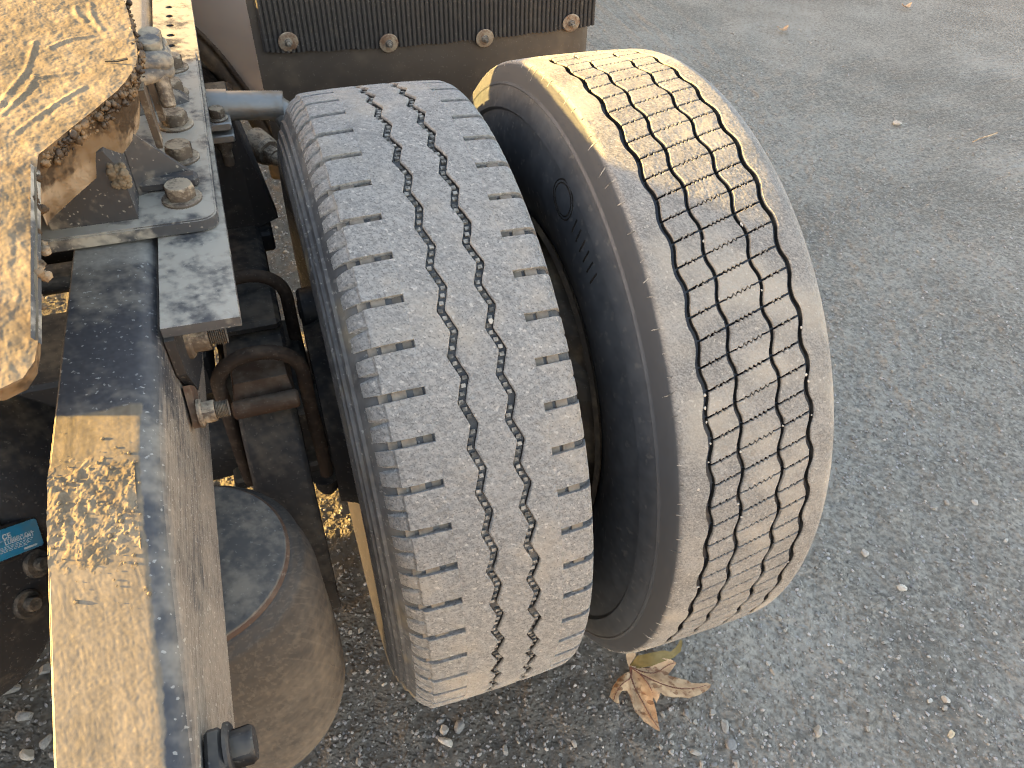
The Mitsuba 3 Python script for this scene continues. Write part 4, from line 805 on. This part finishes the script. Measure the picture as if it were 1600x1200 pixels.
def gravel(count, rmin, rmax, seed, spread):
    g = np.random.default_rng(seed); base = [pebble(100 + i, 0) for i in range(12)]
    V, Fc, C, off, k = [], [], [], 0, 0
    while k < count:
        x = g.uniform(-1.25, spread, 4000); y = g.uniform(-0.95, spread, 4000)
        d = np.hypot(x - 0.0, y + 0.3)
        dens = np.exp(-0.62 * np.maximum(0, d - 0.6)) * (0.35 + 1.1 * meshkit.fbm(np.stack([x * 3.2, y * 3.2, x * 0], -1), 3, 5) ** 2 * 2)
        ok = in_view(x, y) & (g.random(4000) < dens)
        for a, b in zip(x[ok], y[ok]):
            if k >= count: break
            r = rmin + (rmax - rmin) * g.random() ** 2.8
            m = base[int(g.integers(12))]; th = g.uniform(0, 6.28); c_, s_ = math.cos(th), math.sin(th)
            v = m.vertices * r; v = np.stack([v[:, 0] * c_ - v[:, 1] * s_ + a, v[:, 0] * s_ + v[:, 1] * c_ + b, v[:, 2]], 1)
            V.append((v, a, b, r)); Fc.append(m.faces + off); off += len(v)
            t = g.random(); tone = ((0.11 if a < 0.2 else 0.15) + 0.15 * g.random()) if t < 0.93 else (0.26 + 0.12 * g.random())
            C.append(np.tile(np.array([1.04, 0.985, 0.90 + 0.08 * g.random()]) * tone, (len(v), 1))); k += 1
    zz = ground_z(np.array([q[1] for q in V]), np.array([q[2] for q in V])) + np.array([q[3] for q in V]) * 0.2
    VV = np.vstack([q[0] + [0, 0, h] for q, h in zip(V, zz)])
    return (VV, np.vstack(Fc)), np.vstack(C)
gm, gc = gravel(64000, 0.0011, 0.0064, 5, 3.0)
key = put('gravel', gm, 'gravel_stone', False, color=gc)
labels[key] = {'label': 'fine loose gravel scattered over the packed grey ground', 'category': 'gravel', 'kind': 'stuff'}

# ---------------------------------------------------------------- leaves and a twig
def leaf_sheet(poly, mat, curl, base, key, thick=0.0007, seed=0):
    m = fill(Polygon(poly), 0.005 if len(poly) > 20 else 0.006); v = np.array(m.vertices)
    z = curl(v[:, 0], v[:, 1]) + 0.004 * (meshkit.fbm(np.c_[v[:, :2] * 60, np.full(len(v), seed)], 3, seed) - 0.5)
    a = trimesh.Trimesh(np.c_[v[:, :2], z], m.faces, process=False)
    if a.face_normals[:, 2].mean() < 0: a.invert()
    b = a.copy(); b.vertices = b.vertices - [0, 0, thick]; b.invert()
    return put(key, cat([a, b]), mat, True)
B0 = np.array(VEIN[0][0])
def curl_main(x, y):
    d = np.hypot(x - B0[0], y - B0[1])
    return 0.016 - 0.02 * d + 0.55 * d * d + 0.010 * np.sin(np.arctan2(y - B0[1], x - B0[0]) * 5 + 1.0) * np.clip(d / 0.05, 0, 1)
lf = leaf_sheet(LEAF, 'leaf_brown', curl_main, 0, 'leaf', seed=2)
labels[lf] = {'label': 'large dry brown five-pointed leaf on the ground behind the outer tyre', 'category': 'leaf'}
k2 = leaf_sheet(LOBE, 'leaf_olive', lambda x, y: 0.012 + 0.016 * np.clip((x - 0.20) / 0.12, 0, 1) ** 2 + 0.010 * np.sin((x - 0.2) * 40), 0, lf + '__curled_lobe', seed=4)
labels[k2] = {'label': 'olive brown lobe of the leaf, curled over'}
leaf_sheet(STEMLOBE, 'leaf_brown', lambda x, y: 0.014 + 0 * x + 0.25 * np.clip(y + 0.40, 0, 1), 0, lf + '__upper_lobe', seed=6)
for v in VEIN:
    s = spline(np.c_[np.array(v), np.zeros(len(v))], 24)
    put(lf + '__vein', tube(np.c_[s[:, :2], curl_main(s[:, 0], s[:, 1]) + 0.0008], np.linspace(0.0013, 0.0005, 24), 6), 'leaf_vein', True)
for (x, y, _), lab in zip(SMALL[:2], ('small curled reddish brown leaf far off, left one of two at the top', 'small two-toned dry leaf at the top edge, right one of two')):
    ang = np.linspace(0, 2 * np.pi, 28)[:-1]; rr = 0.026 + 0.006 * np.sin(3 * ang)
    kk = leaf_sheet([(x + 1.25 * a * math.cos(t), y + 0.75 * a * math.sin(t)) for a, t in zip(rr, ang)], 'leaf_brown', lambda X, Y: 0.010 + 16 * (X - x) ** 2 + 12 * (Y - y) ** 2, 0, 'leaf', seed=9)
    labels[kk] = {'label': lab, 'category': 'leaf'}
tw = put('twig', tube(spline([(2.727, 1.271, 0.010), (2.79, 1.285, 0.016), (2.829, 1.295, 0.013), (2.912, 1.313, 0.012)], 24), 0.0024, 7), 'leaf_brown', True)
labels[tw] = {'label': 'thin pale brown twig lying on the ground at the right edge', 'category': 'twig'}
